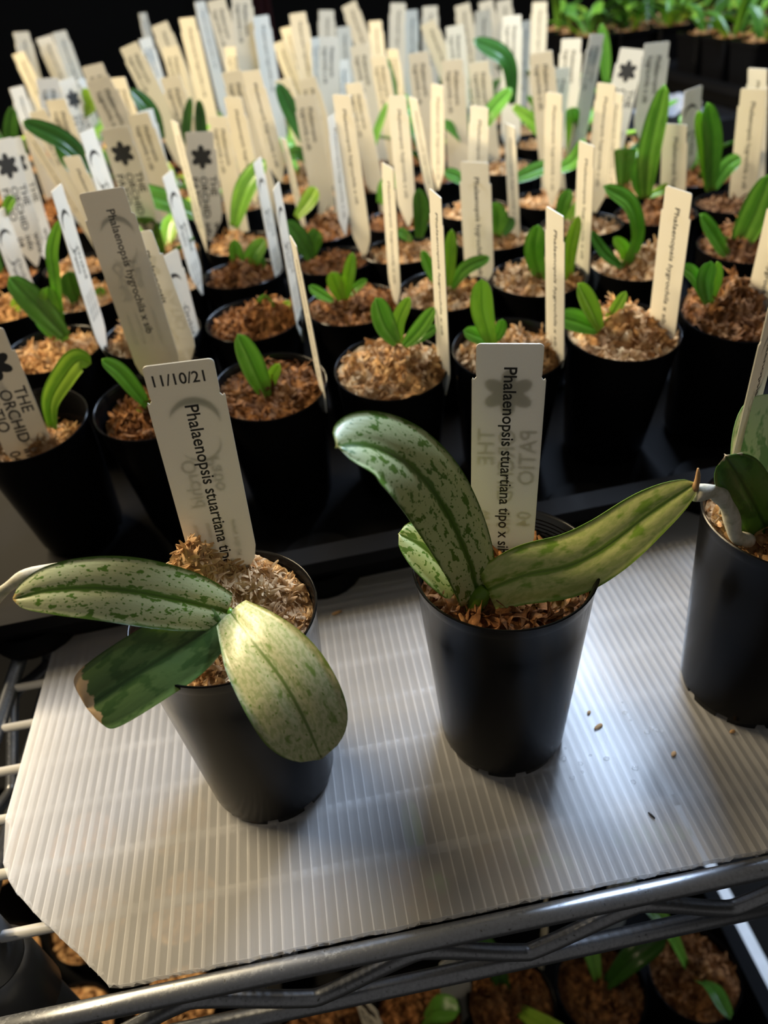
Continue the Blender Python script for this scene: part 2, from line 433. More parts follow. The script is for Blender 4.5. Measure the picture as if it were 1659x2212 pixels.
# twin-wall sheet lying on the wires
def twinwall(name, x0, x1, y1, front, z, label, cat, left_chamfer=None, mats=None, pitch=0.0043):
    """top and bottom skins joined by many thin ribs that run away from the viewer"""
    mb = MB()
    xs = []
    k = 0
    while x0 + pitch * k <= x1:
        xs.append(x0 + pitch * k); k += 1
    rr = random.Random(3)
    ends = [front(x) + rr.uniform(0, 0.0006) for x in xs]
    top = [(x, e, 0.0) for x, e in zip(xs, ends)] + [(x, y1, 0.0) for x in xs]
    n = len(xs)
    mb.add(top, [(i, i+1, n+i+1, n+i) for i in range(n-1)], 0)
    bot = [(x, e + 0.0002, -0.0040) for x, e in zip(xs, ends)] + [(x, y1, -0.0040) for x in xs]
    mb.add(bot, [(i, n+i, n+i+1, i+1) for i in range(n-1)], 0)
    vs, fs = [], []                                   # melted, burred front cut
    for i, x in enumerate(xs):
        d = rr.uniform(0.0009, 0.0030)
        vs += [(x, ends[i], 0.0002), (x, ends[i] - rr.uniform(0.0, 0.0005), -d), (x + pitch * 0.5, ends[i] + rr.uniform(0, 0.0003), 0.0001), (x + pitch * 0.5, ends[i] - rr.uniform(0.0, 0.0005), -rr.uniform(0.0006, 0.0036))]
    for i in range(2 * n - 1):
        fs.append((2*i, 2*i+1, 2*i+3, 2*i+2))
    mb.add(vs, fs, 1)
    for i, x in enumerate(xs):
        mb.box((x - 0.00021, ends[i] + 0.0003, -0.0039), (x + 0.00021, y1, -0.0001), 1)
    o = mb.build(name, mats or [M_SHEET, M_RIB], smooth=False)
    o.location.z = z
    tag(o, label, cat)
    return o
CH = [(-0.1664, 0.196), (-0.163, 0.1770), (-0.1560, 0.1640), (-0.1400, 0.1480), (-0.1250, 0.1340), (-0.1096, 0.1189)]
def front_edge(x):
    if x >= CH[-1][0]: return 0.1187
    for (xa, ya), (xb, yb) in zip(CH, CH[1:]):
        if x <= xb: return ya + (yb - ya) * max(0, (x - xa)) / (xb - xa)
    return 0.1187
twinwall('twinwall_sheet', -0.1664, 0.281, 1.86, front_edge, 0.0, 'translucent ribbed plastic sheet covering the wire shelf under the pots', 'plastic sheet')

# ------------------------------------------------------------------ pots
def pot_profile(R, rb, h):
    pr = [(0.0, 0.004), (rb - 0.004, 0.004), (rb, 0.0045)]
    pr += [(rb + (R - 0.001 - rb) * k / 6, 0.0045 + (h - 0.010) * k / 6) for k in range(1, 7)]
    pr += [(R - 0.0008, h - 0.0050), (R - 0.0002, h - 0.0012), (R, h - 0.0004), (R - 0.0004, h), (R - 0.0010, h - 0.0003), (R - 0.0014, h - 0.0012)]
    z = h - 0.002
    for k in range(9):                               # fine rings moulded inside the mouth
        pr += [(R - 0.0018 - 0.00005 * k, z), (R - 0.0022 - 0.00006 * k, z - 0.0009)]
        z -= 0.0019
    pr += [(rb - 0.0012, 0.006), (0.0, 0.0062)]
    return pr
def pot_mesh(name, R, rb, h, n=64, feet=10):
    mb = MB()
    mb.lathe(pot_profile(R, rb, h), n)
    for k in range(feet):                            # short feet around the base, drain slots between
        a0 = 2 * math.pi * (k + 0.10) / feet; a1 = 2 * math.pi * (k + 0.80) / feet
        vs, fs = [], []
        for j in range(7):
            a = a0 + (a1 - a0) * j / 6
            for rr_, zz in ((rb - 0.0002, 0.0050), (rb - 0.0012, 0.0), (rb - 0.0034, 0.0), (rb - 0.0034, 0.0050)):
                vs.append((rr_ * math.cos(a), rr_ * math.sin(a), zz))
        for j in range(6):
            for q in range(4):
                q2 = (q + 1) % 4
                fs.append((j*4+q, j*4+q2, (j+1)*4+q2, (j+1)*4+q))
        fs += [(0, 1, 2, 3), (27, 26, 25, 24)]
        mb.add(vs, fs)
    me = mb.mesh(name, [M_POT])
    sharp(me, 40)
    return me
def pot_tray_mesh():
    return pot_mesh('small_pot', 0.034, 0.0265, 0.088, 48, 8)

# ------------------------------------------------------------------ moss
def moss_mesh(name, R, z0, hf, nfl, seed, mt, lmin=0.005, lmax=0.012, wmin=0.0007, wmax=0.0019, lump=0.004, updir=0.35):
    r_ = random.Random(seed)
    off = Vector((seed * 1.7, seed * 0.9, seed * 2.3))
    def H(x, y):
        rr_ = math.hypot(x, y) / R
        n_ = noise.fractal(Vector((x, y, 0)) * 150 + off, 1.0, 2.0, 4)
        return z0 + hf(x, y) + lump * n_ * (1 - 0.5 * rr_ ** 3)
    mb = MB()
    NR, NA = 16, 44
    vs = [(0, 0, H(0, 0))]
    for i in range(1, NR + 1):
        for k in range(NA):
            a = 2 * math.pi * k / NA
            rr_ = R * i / NR
            x, y = rr_ * math.cos(a), rr_ * math.sin(a)
            vs.append((x, y, H(x, y)))
    fs = [(0, 1 + k, 1 + (k + 1) % NA) for k in range(NA)]
    for i in range(NR - 1):
        for k in range(NA):
            k2 = (k + 1) % NA
            fs.append((1 + i*NA + k, 1 + (i+1)*NA + k, 1 + (i+1)*NA + k2, 1 + i*NA + k2))
    mb.add(vs, fs)
    for q in range(nfl):
        a = r_.uniform(0, 2 * math.pi); rr_ = R * 0.97 * math.sqrt(r_.random())
        x, y = rr_ * math.cos(a), rr_ * math.sin(a)
        L = r_.uniform(lmin, lmax); w = r_.uniform(wmin, wmax)
        th = r_.uniform(0, 2 * math.pi)
        e_ = 0.0008                                       # strands lie along the mound, tips lifting a little
        gx = (H(x + e_, y) - H(x - e_, y)) / (2 * e_); gy = (H(x, y + e_) - H(x, y - e_)) / (2 * e_)
        N_ = Vector((-gx, -gy, 1.0)).normalized()
        T_ = Vector((math.cos(th), math.sin(th), 0.0)); T_ = (T_ - N_ * T_.dot(N_)).normalized()
        d = (T_ + N_ * r_.uniform(-0.10, updir + 0.15)).normalized()
        p = Vector((x, y, H(x, y) - 0.0006))
        curl = Vector((r_.uniform(-1, 1), r_.uniform(-1, 1), r_.uniform(-1.2, 0.2))) * 0.55
        tw = r_.uniform(0, 3.14)
        vs = []
        NS = 5
        for j in range(NS + 1):
            t_ = j / NS
            side = d.cross(Vector((0, 0, 1)))
            if side.length < 1e-3: side = Vector((1, 0, 0))
            side.normalize()
            nn = side.cross(d)
            sd = side * math.cos(tw + t_ * 1.5) + nn * math.sin(tw + t_ * 1.5)
            ww = w * (0.55 + 0.9 * math.sin(math.pi * min(1, t_ * 0.9 + 0.1))) * 0.7
            rad_xy = math.hypot(p.x, p.y)
            if rad_xy > R * 0.985: p = Vector((p.x * R * 0.985 / rad_xy, p.y * R * 0.985 / rad_xy, p.z))
            bulge = nn * (w * 0.35)
            vs += [p - sd * ww, p + bulge, p + sd * ww]
            p = p + d * (L / NS)
            d = (d + curl / NS).normalized()
        fs = []
        for j in range(NS):
            b0 = j * 3
            fs += [(b0, b0+1, b0+4, b0+3), (b0+1, b0+2, b0+5, b0+4)]
        mb.add(vs, fs)
    return mb.mesh(name, [mt])

# ------------------------------------------------------------------ leaves
def catmull(pts, n):
    pts = [Vector(p) for p in pts]
    if len(pts) == 2: pts = [pts[0], (pts[0] + pts[1]) / 2, pts[1]]
    P_ = [pts[0] * 2 - pts[1]] + pts + [pts[-1] * 2 - pts[-2]]
    out = []
    m_ = len(pts) - 1
    for k in range(n + 1):
        s = k / n * m_
        i = min(int(s), m_ - 1); t_ = s - i
        p0, p1, p2, p3 = P_[i], P_[i+1], P_[i+2], P_[i+3]
        out.append(0.5 * ((2*p1) + (p2 - p0)*t_ + (2*p0 - 5*p1 + 4*p2 - p3)*t_*t_ + (3*p1 - p0 - 3*p2 + p3)*t_**3))
    return out
def leaf_mesh(name, pts, hw, mt, up=(0, -0.5, 1), fold=0.25, curl=0.25, th=0.0014, base=0.42, peak=0.6, n=26, ns=10, tip=2.4, ups=None, wav=0.0, seed=0, notch=0.0):
    c = catmull(pts, n)
    mb = MB()
    L = sum((c[i+1] - c[i]).length for i in range(n))
    up0 = Vector(up).normalized()
    acc = 0.0
    rows = []
    off = Vector((seed * 3.1, seed * 1.3, 0.7))
    for i in range(n + 1):
        t_ = i / n
        if i: acc += (c[i] - c[i-1]).length
        T = (c[min(i+1, n)] - c[max(i-1, 0)]).normalized()
        uu = up0
        if ups:
            a_, b_ = Vector(ups[0]).normalized(), Vector(ups[1]).normalized()
            uu = a_.lerp(b_, t_).normalized()
        N = (uu - T * uu.dot(T)).normalized()
        S = T.cross(N).normalized()
        if t_ < peak: pw = base + (1 - base) * math.sin(math.pi / 2 * t_ / peak)
        else: pw = max(0.0, 1 - ((t_ - peak) / (1 - peak)) ** tip) ** (1 / 2.0)
        w = max(hw * pw, 0.00035)
        rows.append((c[i], S, N, w, t_, acc))
    def add_side(sign):
        b0 = len(mb.v)
        vs = []
        for (p, S, N, w, t_, a_) in rows:
            for j in range(ns + 1):
                s = -1 + 2 * j / ns
                rise = fold * abs(s) * w - curl * s * s * w
                groove = -0.0007 * math.exp(-(s / 0.12) ** 2)
                wv = wav * w * noise.noise(Vector((s * 1.5, t_ * 5, 0)) + off)
                tk = th * (1 - 0.75 * s * s) * (0.35 + 0.65 * min(1, (1 - t_) * 6))
                z = rise + groove + wv - (tk if sign < 0 else 0)
                pos = p + S * (s * w) + N * z
                i_ = b0 + len(vs)
                mb.uv[i_] = (s, t_); mb.uv2[i_] = (s * w + 0.05 * seed, a_ + 0.03 * seed)
                vs.append(pos)
        fs = []
        m_ = ns + 1
        for i in range(n):
            for j in range(ns):
                q = (i*m_+j, i*m_+j+1, (i+1)*m_+j+1, (i+1)*m_+j)
                fs.append(q if sign > 0 else q[::-1])
        mb.add(vs, fs)
        return b0
    a0 = add_side(1); b0 = add_side(-1)
    m_ = ns + 1
    for i in range(n):
        for j in (0, ns):
            q = (a0+i*m_+j, b0+i*m_+j, b0+(i+1)*m_+j, a0+(i+1)*m_+j)
            mb.f.append(q if j == 0 else q[::-1]); mb.m.append(0)
    for j in range(ns):
        for i in (0, n):
            q = (a0+i*m_+j, a0+i*m_+j+1, b0+i*m_+j+1, b0+i*m_+j)
            mb.f.append(q if i == n else q[::-1]); mb.m.append(0)
    return mb.mesh(name, [mt])
def pts_local(pts, root):
    o = Vector(root.location); q = root.rotation_euler.to_matrix().inverted()
    return [q @ (Vector(p) - o) for p in pts]

# ------------------------------------------------------------------ plant labels
TAG_W, TAG_L = 0.0252, 0.145
def text_geo(body, size, sx=1.0):
    cu = bpy.data.curves.new('print', 'FONT')
    cu.body = body; cu.size = size; cu.resolution_u = 3; cu.offset = 0.014 * size
    ob = bpy.data.objects.new('print', cu)
    me = bpy.data.meshes.new_from_object(ob)
    vs = [(v.co.x * sx, v.co.y) for v in me.vertices]
    fs = [tuple(p.vertices) for p in me.polygons]
    bpy.data.objects.remove(ob); bpy.data.meshes.remove(me); bpy.data.curves.remove(cu)
    return vs, fs
_tcache = {}
def tgeo(body, size, sx=1.0):
    k = (body, size, sx)
    if k not in _tcache: _tcache[k] = text_geo(body, size, sx)
    return _tcache[k]
FY = -0.00028                                         # just proud of the printed face
def put_text(mb, body, size, x, ztop, down=True, face=1, sx=1.0):
    """writing that runs down the label (or across when down=False); face 1 = near side, -1 = reverse"""
    vs, fs = tgeo(body, size, sx)
    out = []
    for a, b_ in vs:
        if down: X, Z = x + b_, ztop - a
        else: X, Z = x + a, ztop + b_
        out.append((X * face, FY * face, Z))
    mb.add(out, [f if face > 0 else f[::-1] for f in fs] if not down else fs, 1)
def put_poly(mb, pts, face=1):
    n = len(pts)
    cx_ = sum(p[0] for p in pts) / n; cz_ = sum(p[1] for p in pts) / n
    mb.add([(cx_ * face, FY * face, cz_)] + [(p[0] * face, FY * face, p[1]) for p in pts], [(0, 1 + k, 1 + (k + 1) % n) for k in range(n)], 1)
def put_star(mb, x, z, R, face=1):
    """six-petalled flower emblem"""
    pts = []
    for k in range(36):
        a = 2 * math.pi * k / 36 - math.pi / 2
        u = (k % 6) / 6.0
        rr_ = R * (0.58 + 0.42 * abs(math.cos(math.pi * u)) ** 1.1)
        pts.append((x + rr_ * math.cos(a), z + rr_ * math.sin(a)))
    put_poly(mb, pts, face)
def put_crescent(mb, x, z, R, a0, a1, thick, face=1):
    n = 18
    vs = []
    for k in range(n + 1):
        t_ = k / n
        a = a0 + (a1 - a0) * t_
        w = thick * math.sin(math.pi * t_) + 0.0001
        for q in (-w, w):
            vs.append(((x + (R + q) * math.cos(a)) * face, FY * face, z + (R + q) * math.sin(a)))
    mb.add(vs, [(2*k, 2*k+1, 2*k+3, 2*k+2) for k in range(n)], 1)
def label_blank(mb):
    w, hd = TAG_W / 2, TAG_W / 2 - 0.0014
    L = TAG_L; sh = L - 0.0125
    def arc(cx_, cz_, r_, a0, a1, n=5):
        return [(cx_ + r_ * math.cos(math.radians(a0 + (a1 - a0) * k / n)), cz_ + r_ * math.sin(math.radians(a0 + (a1 - a0) * k / n))) for k in range(n + 1)]
    right = [(0.0012, 0.0), (w - 0.0012, 0.016), (w, 0.022), (w, sh - 0.0010), (w - 0.0003, sh - 0.0002), (w - 0.0008, sh - 0.0008), (hd - 0.0002, sh + 0.0002), (hd, sh + 0.0016)]
    right += arc(hd - 0.0016, L - 0.0016, 0.0016, 0, 90)
    left = [(-x, z) for x, z in right[::-1]]
    pts = right + left
    n = len(pts)
    y = 0.00022
    vs = [(x, -y, z) for x, z in pts] + [(x, y, z) for x, z in pts]
    fs = [tuple(range(n)), tuple(range(2 * n - 1, n - 1, -1))]
    fs += [(k, n + k, n + (k + 1) % n, (k + 1) % n) for k in range(n)]
    mb.add(vs, fs, 0)
def print_species(mb, s, face=1, size=0.0062, x=-0.0007, dz=0.0092):
    put_text(mb, s, size, x, TAG_L - dz, True, face)
def print_star(mb, face=1):
    put_star(mb, 0.0, TAG_L - 0.0185, 0.0092, face)
    put_text(mb, 'THE', 0.0086, 0.0044, TAG_L - 0.033, True, face)
    put_text(mb, 'ORCHID', 0.0086, -0.0032, TAG_L - 0.033, True, face)
    put_text(mb, 'PATIO', 0.0086, -0.0108, TAG_L - 0.033, True, face)
    put_text(mb, 'www', 0.0078, 0.0050, TAG_L - 0.070, True, face)
    put_text(mb, 'info', 0.0078, -0.0028, TAG_L - 0.070, True, face)
    put_text(mb, '04', 0.0078, -0.0106, TAG_L - 0.070, True, face)
def print_crescent(mb, face=1):
    put_crescent(mb, -0.0010, TAG_L - 0.022, 0.0082, math.radians(185), math.radians(20), 0.0013, face)
    put_crescent(mb, -0.0010, TAG_L - 0.030, 0.0070, math.radians(170), math.radians(330), 0.0004, face)
    put_text(mb, 'Orchid', 0.0072, 0.0022, TAG_L - 0.036, True, face)
    put_text(mb, 'Patio', 0.0072, -0.0062, TAG_L - 0.036, True, face)
    for k in range(4):
        put_text(mb, 'www info 04', 0.0034, 0.0068 - 0.0046 * k, TAG_L - 0.064, True, face)
def print_lines(mb, face=1):
    put_text(mb, 'Phalaenopsis', 0.0060, 0.0012, TAG_L - 0.010, True, face)
    put_text(mb, 'hygrochila x sib', 0.0060, -0.0068, TAG_L - 0.010, True, face)
def label_mesh(name, prints):
    mb = MB(); label_blank(mb)
    for fn in prints: fn(mb)
    return mb.mesh(name, [M_TAG, M_INK], smooth=False)
STU = 'Phalaenopsis stuartiana tipo x sib'
HYG = 'Phalaenopsis hygrochila x sib'
PRINTS = {
 'n': [lambda m_: print_species(m_, HYG, 1, 0.0058), lambda m_: print_crescent(m_, -1)],
 's': [lambda m_: print_star(m_, 1), lambda m_: print_species(m_, HYG, -1)],
 'o': [lambda m_: print_crescent(m_, 1), lambda m_: print_species(m_, HYG, -1)],
 'b': [lambda m_: print_lines(m_, 1), lambda m_: print_star(m_, -1)],
 'L': [lambda m_: print_species(m_, STU, 1, 0.0063, -0.0010, 0.0150), lambda m_: put_text(m_, '11/10/21', 0.0056, -0.0100, TAG_L - 0.0074, False, 1, 0.92), lambda m_: print_crescent(m_, -1)],
 'M': [lambda m_: print_species(m_, STU, 1, 0.0063, -0.0016, 0.0082), lambda m_: print_star(m_, -1)],
}
_labels = {}
def label_of(style, length):
    global TAG_L
    key = (style, round(length, 3))
    if key not in _labels:
        TAG_L = key[1]
        _labels[key] = label_mesh('plant_label', PRINTS[style])
    return _labels[key]
def place_label(style, tl, tr, bot, Y, Yb=None):
    """stand a label so that its head and foot lie where they are seen at distance Y; it turns about its length"""
    T = at((tl[0] + tr[0]) / 2, (tl[1] + tr[1]) / 2, Y)
    if bot is None: B = T - Vector((0, 0, 0.12))
    else: B = at(bot[0], bot[1], Yb if Yb else Y)
    ax = (T - B).normalized()
    e1 = Vector((1, 0, 0)); e1 = (e1 - ax * e1.dot(ax)).normalized()
    e2 = ax.cross(e1)                                  # away from the viewer
    best = None
    hw = TAG_W / 2 - 0.0014
    dx, dy = tr[0] - tl[0], tr[1] - tl[1]
    for k in range(-86, 87, 2):
        a = math.radians(k)
        d = e1 * math.cos(a) + e2 * math.sin(a)
        p, q = proj(T - d * hw), proj(T + d * hw)
        e = (q[0] - p[0] - dx) ** 2 + (0.7 * (q[1] - p[1] - dy)) ** 2
        if best is None or e < best[0]: best = (e, d)
    d = best[1]
    yv = ax.cross(d)
    Lg = 0.145 if Y > 0.72 else min(0.145, max(0.085, math.ceil(((T - B).length + 0.008) / 0.005) * 0.005))
    o0 = T - ax * Lg
    mw = Matrix(((d.x, yv.x, ax.x, o0.x), (d.y, yv.y, ax.y, o0.y), (d.z, yv.z, ax.z, o0.z), (0, 0, 0, 1)))
    return link('plant_label', label_of(style, Lg), None, mw), B

# ------------------------------------------------------------------ the three large potted orchids in front
POT_BIG = pot_mesh('pot', 0.035, 0.0277, 0.102, 72, 10)
def big_pot(x, y, label, rz=0.0):
    t = thing('potted_orchid', (x, y, 0.0), label, 'potted orchid')
    p = link('pot', POT_BIG, t); p.rotation_euler.z = rz
    return t
def add_leaf(t, pts, hw, mt, **kw):
    return link('leaf', leaf_mesh('leaf', pts_local(pts, t), hw, mt, **kw), t)

# --- left
tL = big_pot(-0.0465, 0.1960, 'black pot of high tan moss with three broad leaves drooping over its rim', 0.3)
def hfL(x, y):
    pk = 0.026 * math.exp(-(((x + 0.0075) / 0.008) ** 2 + ((y - 0.012) / 0.009) ** 2))
    back = 0.010 / (1 + math.exp(-(y - 0.002) / 0.005)) * math.exp(-((x / 0.024) ** 2))
    return -0.0075 + back + pk
link('moss', moss_mesh('moss', 0.0325, 0.101, hfL, 3400, 11, M_MOSSPALE, 0.003, 0.0075, 0.0004, 0.0011, 0.0045), tL)
b0 = at(492, 1322, 0.187)
add_leaf(tL, [b0, at(400, 1298, 0.185), at(250, 1272, 0.184), at(120, 1272, 0.184), at(28, 1294, 0.184)], 0.0112, M_LEAF_SILVER,
         up=(0.05, -0.75, 0.8), fold=0.22, curl=0.30, base=0.60, peak=0.42, tip=1.5, seed=1, n=34)
add_leaf(tL, [at(478, 1338, 0.184), at(410, 1385, 0.178), at(320, 1440, 0.170), at(215, 1508, 0.162), at(186, 1528, 0.160)], 0.0122, M_LEAF_GREEN,
         up=(0.25, -0.66, 0.75), fold=0.30, curl=0.2, base=0.58, peak=0.42, tip=3.2, seed=2, n=34)
add_leaf(tL, [at(497, 1322, 0.183), at(545, 1385, 0.165), at(610, 1470, 0.151), at(660, 1560, 0.142), at(694, 1640, 0.137)], 0.0148, M_LEAF_YELLOW,
         up=(0.10, -0.72, 0.65), fold=0.12, curl=0.22, base=0.45, peak=0.55, tip=3.0, seed=3, n=34)
mb = MB(); mb.tube(pts_local(catmull([at(505, 1372, 0.188), at(498, 1340, 0.188), at(492, 1316, 0.189)], 6), tL), [0.0030, 0.0030, 0.0030, 0.0028, 0.0026, 0.0022, 0.0014])
mb.build('stem', M_SEED[2], tL)
mb = MB()
rt = catmull([at(420, 1300, 0.206), at(300, 1240, 0.203), at(215, 1222, 0.200), at(140, 1224, 0.198), at(60, 1244, 0.196), at(15, 1270, 0.194), at(-40, 1320, 0.192)], 30)
mb.tube(pts_local(rt, tL), [0.0022 + 0.0004 * math.sin(k * 0.7) for k in range(31)])
mb.build('aerial_root', M_ROOT, tL)

# --- middle
tM = big_pot(0.0600, 0.1955, 'black pot at the centre with two long spotted leaves spreading in a V', 1.0)
link('moss', moss_mesh('moss', 0.0320, 0.0870, lambda x, y: 0.003 * math.exp(-((x / 0.02) ** 2 + (y / 0.02) ** 2)), 1100, 21, M_MOSSDK, 0.004, 0.011, 0.0006, 0.0018, 0.006), tM)
add_leaf(tM, [at(1035, 1290, 0.190), at(1008, 1195, 0.192), at(950, 1080, 0.190), at(885, 1004, 0.184), at(805, 962, 0.176), at(728, 962, 0.168)], 0.0128, M_LEAF_SPOT,
         ups=((0.30, -1.0, 0.15), (0.15, -0.45, 0.9)), fold=0.30, curl=0.32, base=0.62, peak=0.45, tip=3.2, seed=4, n=40)
add_leaf(tM, [at(1052, 1275, 0.188), at(1135, 1243, 0.186), at(1230, 1222, 0.184), at(1310, 1180, 0.183), at(1405, 1108, 0.182), at(1503, 1044, 0.181)], 0.0118, M_LEAF_BLOTCH,
         ups=((-0.15, -0.85, 0.6), (-0.25, -0.9, 0.45)), fold=0.24, curl=0.28, base=0.72, peak=0.35, tip=2.0, seed=6, n=40)
mb = MB(); mb.tube(pts_local(catmull([at(1500, 1058, 0.181), at(1507, 1035, 0.1805), at(1508, 1012, 0.180)], 6), tM), [0.0012, 0.0012, 0.0010, 0.0009, 0.0008, 0.0006, 0.0003])
dt = mb.build('dry_tip', M_DRY, tM); dt['label'] = 'shrivelled brown leaf tip'
add_leaf(tM, [at(1022, 1305, 0.194), at(975, 1245, 0.199), at(915, 1180, 0.203), at(862, 1152, 0.205)], 0.0098, M_LEAF_SPOT,
         ups=((0.6, -0.7, 0.5), (0.1, -0.5, 0.9)), fold=0.25, curl=0.3, base=0.45, peak=0.55, tip=2.2, seed=8, n=26)
mb = MB(); mb.tube(pts_local([at(1020, 1318, 0.190), at(1035, 1290, 0.189), at(1050, 1272, 0.189)], tM), [0.0045, 0.0040, 0.0025])
mb.build('stem', M_SEED[2], tM)

# --- right, cut by the edge of the photograph
tR = big_pot(0.1765, 0.1945, 'black pot at the right edge with a curling grey aerial root', 2.0)
link('moss', moss_mesh('moss', 0.0325, 0.094, lambda x, y: 0.003, 1000, 31, M_MOSS, 0.003, 0.008, 0.0009, 0.0022, 0.006), tR)
add_leaf(tR, [at(1690, 1210, 0.196), at(1650, 1130, 0.190), at(1608, 1050, 0.184), at(1568, 985, 0.180)], 0.0085, M_LEAF_PLAIN,
         up=(-0.35, -0.85, 0.35), fold=0.35, curl=0.25, base=0.75, peak=0.5, tip=4.0, seed=9)
add_leaf(tR, [at(1690, 1190, 0.198), at(1672, 1100, 0.203), at(1664, 1000, 0.207), at(1672, 900, 0.208), at(1690, 850, 0.208)], 0.0140, M_LEAF_WASH,
         up=(-0.3, -0.95, 0.1), fold=0.15, curl=0.2, base=0.6, peak=0.5, seed=10)
mb = MB()
rt = catmull([at(1618, 1168, 0.186), at(1590, 1158, 0.185), at(1578, 1110, 0.184), at(1560, 1076, 0.183), at(1538, 1062, 0.182), at(1500, 1066, 0.181)], 24)
mb.tube(pts_local(rt, tR), [0.0028 + 0.0003 * math.sin(k * 0.9) for k in range(25)])
mb.build('aerial_root', M_ROOT, tR)
mb = MB(); mb.tube(pts_local(catmull([at(1640, 1260, 0.197), at(1655, 1220, 0.197), at(1690, 1190, 0.198)], 5), tR), 0.004)
mb.build('stem', M_LEAF_PLAIN, tR)

for st, tl, tr, bt, Y, lab in (
    ('L', (310, 793), (457, 772), (492, 1235), 0.2175, 'white label dated 11/10/21 in the high-moss pot with drooping leaves'),
    ('M', (1031, 742), (1173, 742), (1083, 1200), 0.2150, 'white label lettered Phalaenopsis stuartiana behind the V of spotted leaves'),
    ('n', (1662, 640), (1705, 632), (1562, 1135), 0.2120, 'label seen edge-on in the pot with the curling grey root')):
    o, _ = place_label(st, tl, tr, bt, Y)
    tag(o, lab, 'plant label')

# ------------------------------------------------------------------ trays and seedlings
def tray(name, x0, x1, y0, y1, h, label, group=None, zt=0.0):
    t = MB()
    fl = 0.006
    # wall and lip as an outline swept around the rectangle: outer foot, wall, lip, inner wall, floor
    prof = [(0.010, 0.0005), (0.004, 0.010), (0.002, h - 0.010), (-0.006, h - 0.009), (-0.007, h), (0.006, h + 0.001), (0.009, h - 0.004), (0.013, 0.004)]
    vs, fs = [], []
    for off, z in prof:
        a, b_, c_, d_ = x0 + off, x1 - off, y0 + off, y1 - off
        r_ = 0.014
        ring = []
        for cx_, cy_, s0 in ((b_ - r_, d_ - r_, 0), (a + r_, d_ - r_, 90), (a + r_, c_ + r_, 180), (b_ - r_, c_ + r_, 270)):
            for k in range(5):
                w = math.radians(s0 + 22.5 * k)
                ring.append((cx_ + r_ * math.cos(w), cy_ + r_ * math.sin(w), z))
        vs += ring
    n = 20
    for i in range(len(prof) - 1):
        for k in range(n):
            k2 = (k + 1) % n
            fs.append((i*n+k, i*n+k2, (i+1)*n+k2, (i+1)*n+k))
    fs.append(tuple((len(prof)-1)*n + k for k in range(n)))
    fs.append(tuple(range(n))[::-1])
    t.add(vs, fs)
    nf = max(3, int((x1 - x0) / 0.075))
    for k in range(nf):                               # rounded buttresses along the front foot
        cx_ = x0 + (x1 - x0) * (k + 0.5) / nf
        t.lathe([(0.0, 0.0), (0.024, 0.0), (0.026, 0.006), (0.022, 0.012), (0.0, 0.012)], 24, (cx_, y0 + 0.022, 0.0004))
    o = t.build(name, M_TRAY)
    sharp(o, 50)
    o.location.z = zt
    tag(o, label, 'tray', group)
    return o
tr = tray('seedling_tray', -0.300, 0.440, 0.302, 0.735, 0.033, 'nearest black tray, its lip just behind the three large pots')
piv = Vector((0.02, 0.302, 0))                         # sits slightly askew on the shelf
tr.matrix_world = Matrix.Translation(piv) @ Matrix.Rotation(math.radians(2.2), 4, 'Z') @ Matrix.Translation(-piv)
tray('seedling_tray', -0.300, 0.440, 0.770, 1.215, 0.033, 'black tray in the second rank under dense grey labels')
tray('seedling_tray', -0.690, -0.312, 0.480, 1.215, 0.033, 'black tray overhanging the shelf beneath the leftmost seedlings')
tray('seedling_tray', -0.300, 0.440, 1.225, 1.64, 0.033, 'farthest black tray under the small bright white labels')
tray('seedling_tray', -0.690, -0.312, 1.225, 1.64, 0.033, 'farthest black tray below the two pale labels against darkness')

POT_S = pot_tray_mesh()
MOSS_S = [moss_mesh('moss', 0.0318, 0.081, (lambda s_: (lambda x, y: s_[0] * math.exp(-(((x - s_[1]) / 0.016) ** 2 + ((y - s_[2]) / 0.016) ** 2))))(q), 620, 40 + k, (M_MOSS, M_MOSS, M_MOSSDK, M_MOSS, M_MOSSDK)[k % 5], 0.004, 0.011, 0.0006, 0.0017, 0.008)
          for k, q in enumerate([(0.014, 0.004, 0.008), (0.008, -0.006, 0.0), (0.018, 0.010, 0.006), (0.010, 0.0, 0.010), (0.004, 0.0, 0.0)])]
ORD = ['first', 'second', 'third', 'fourth', 'fifth', 'sixth', 'seventh', 'eighth', 'ninth', 'tenth', 'eleventh', 'twelfth', 'thirteenth', 'fourteenth', 'fifteenth', 'sixteenth']
ROWN = ['front', 'second', 'third', 'fourth', 'fifth', 'sixth', 'seventh', 'eighth', 'ninth', 'tenth', 'eleventh']
POTS = []                                             # (x, y, row, number from the left)
ROWS = [
 (0.385, [-0.164, -0.093, -0.025, 0.0475, 0.119, 0.190, 0.263]),
 (0.493, [-0.172, -0.104, -0.033, 0.038, 0.104, 0.173, 0.247, 0.331]),
 (0.597, [-0.228, -0.168, -0.106, -0.041, 0.034, 0.093, 0.170, 0.246, 0.311, 0.383]),
]
for k, yy in enumerate((0.682, 0.822, 0.910, 0.998, 1.086, 1.170, 1.275, 1.365)):
    xs_ = [-0.258 + 0.0722 * j for j in range(10)]
    if k > 1: xs_ = [-0.352 - 0.072 * j for j in range(5)][::-1] + xs_
    elif k: xs_ = [-0.424, -0.352] + xs_
    else: xs_ = [-0.352] + xs_
    ROWS.append((yy, xs_))
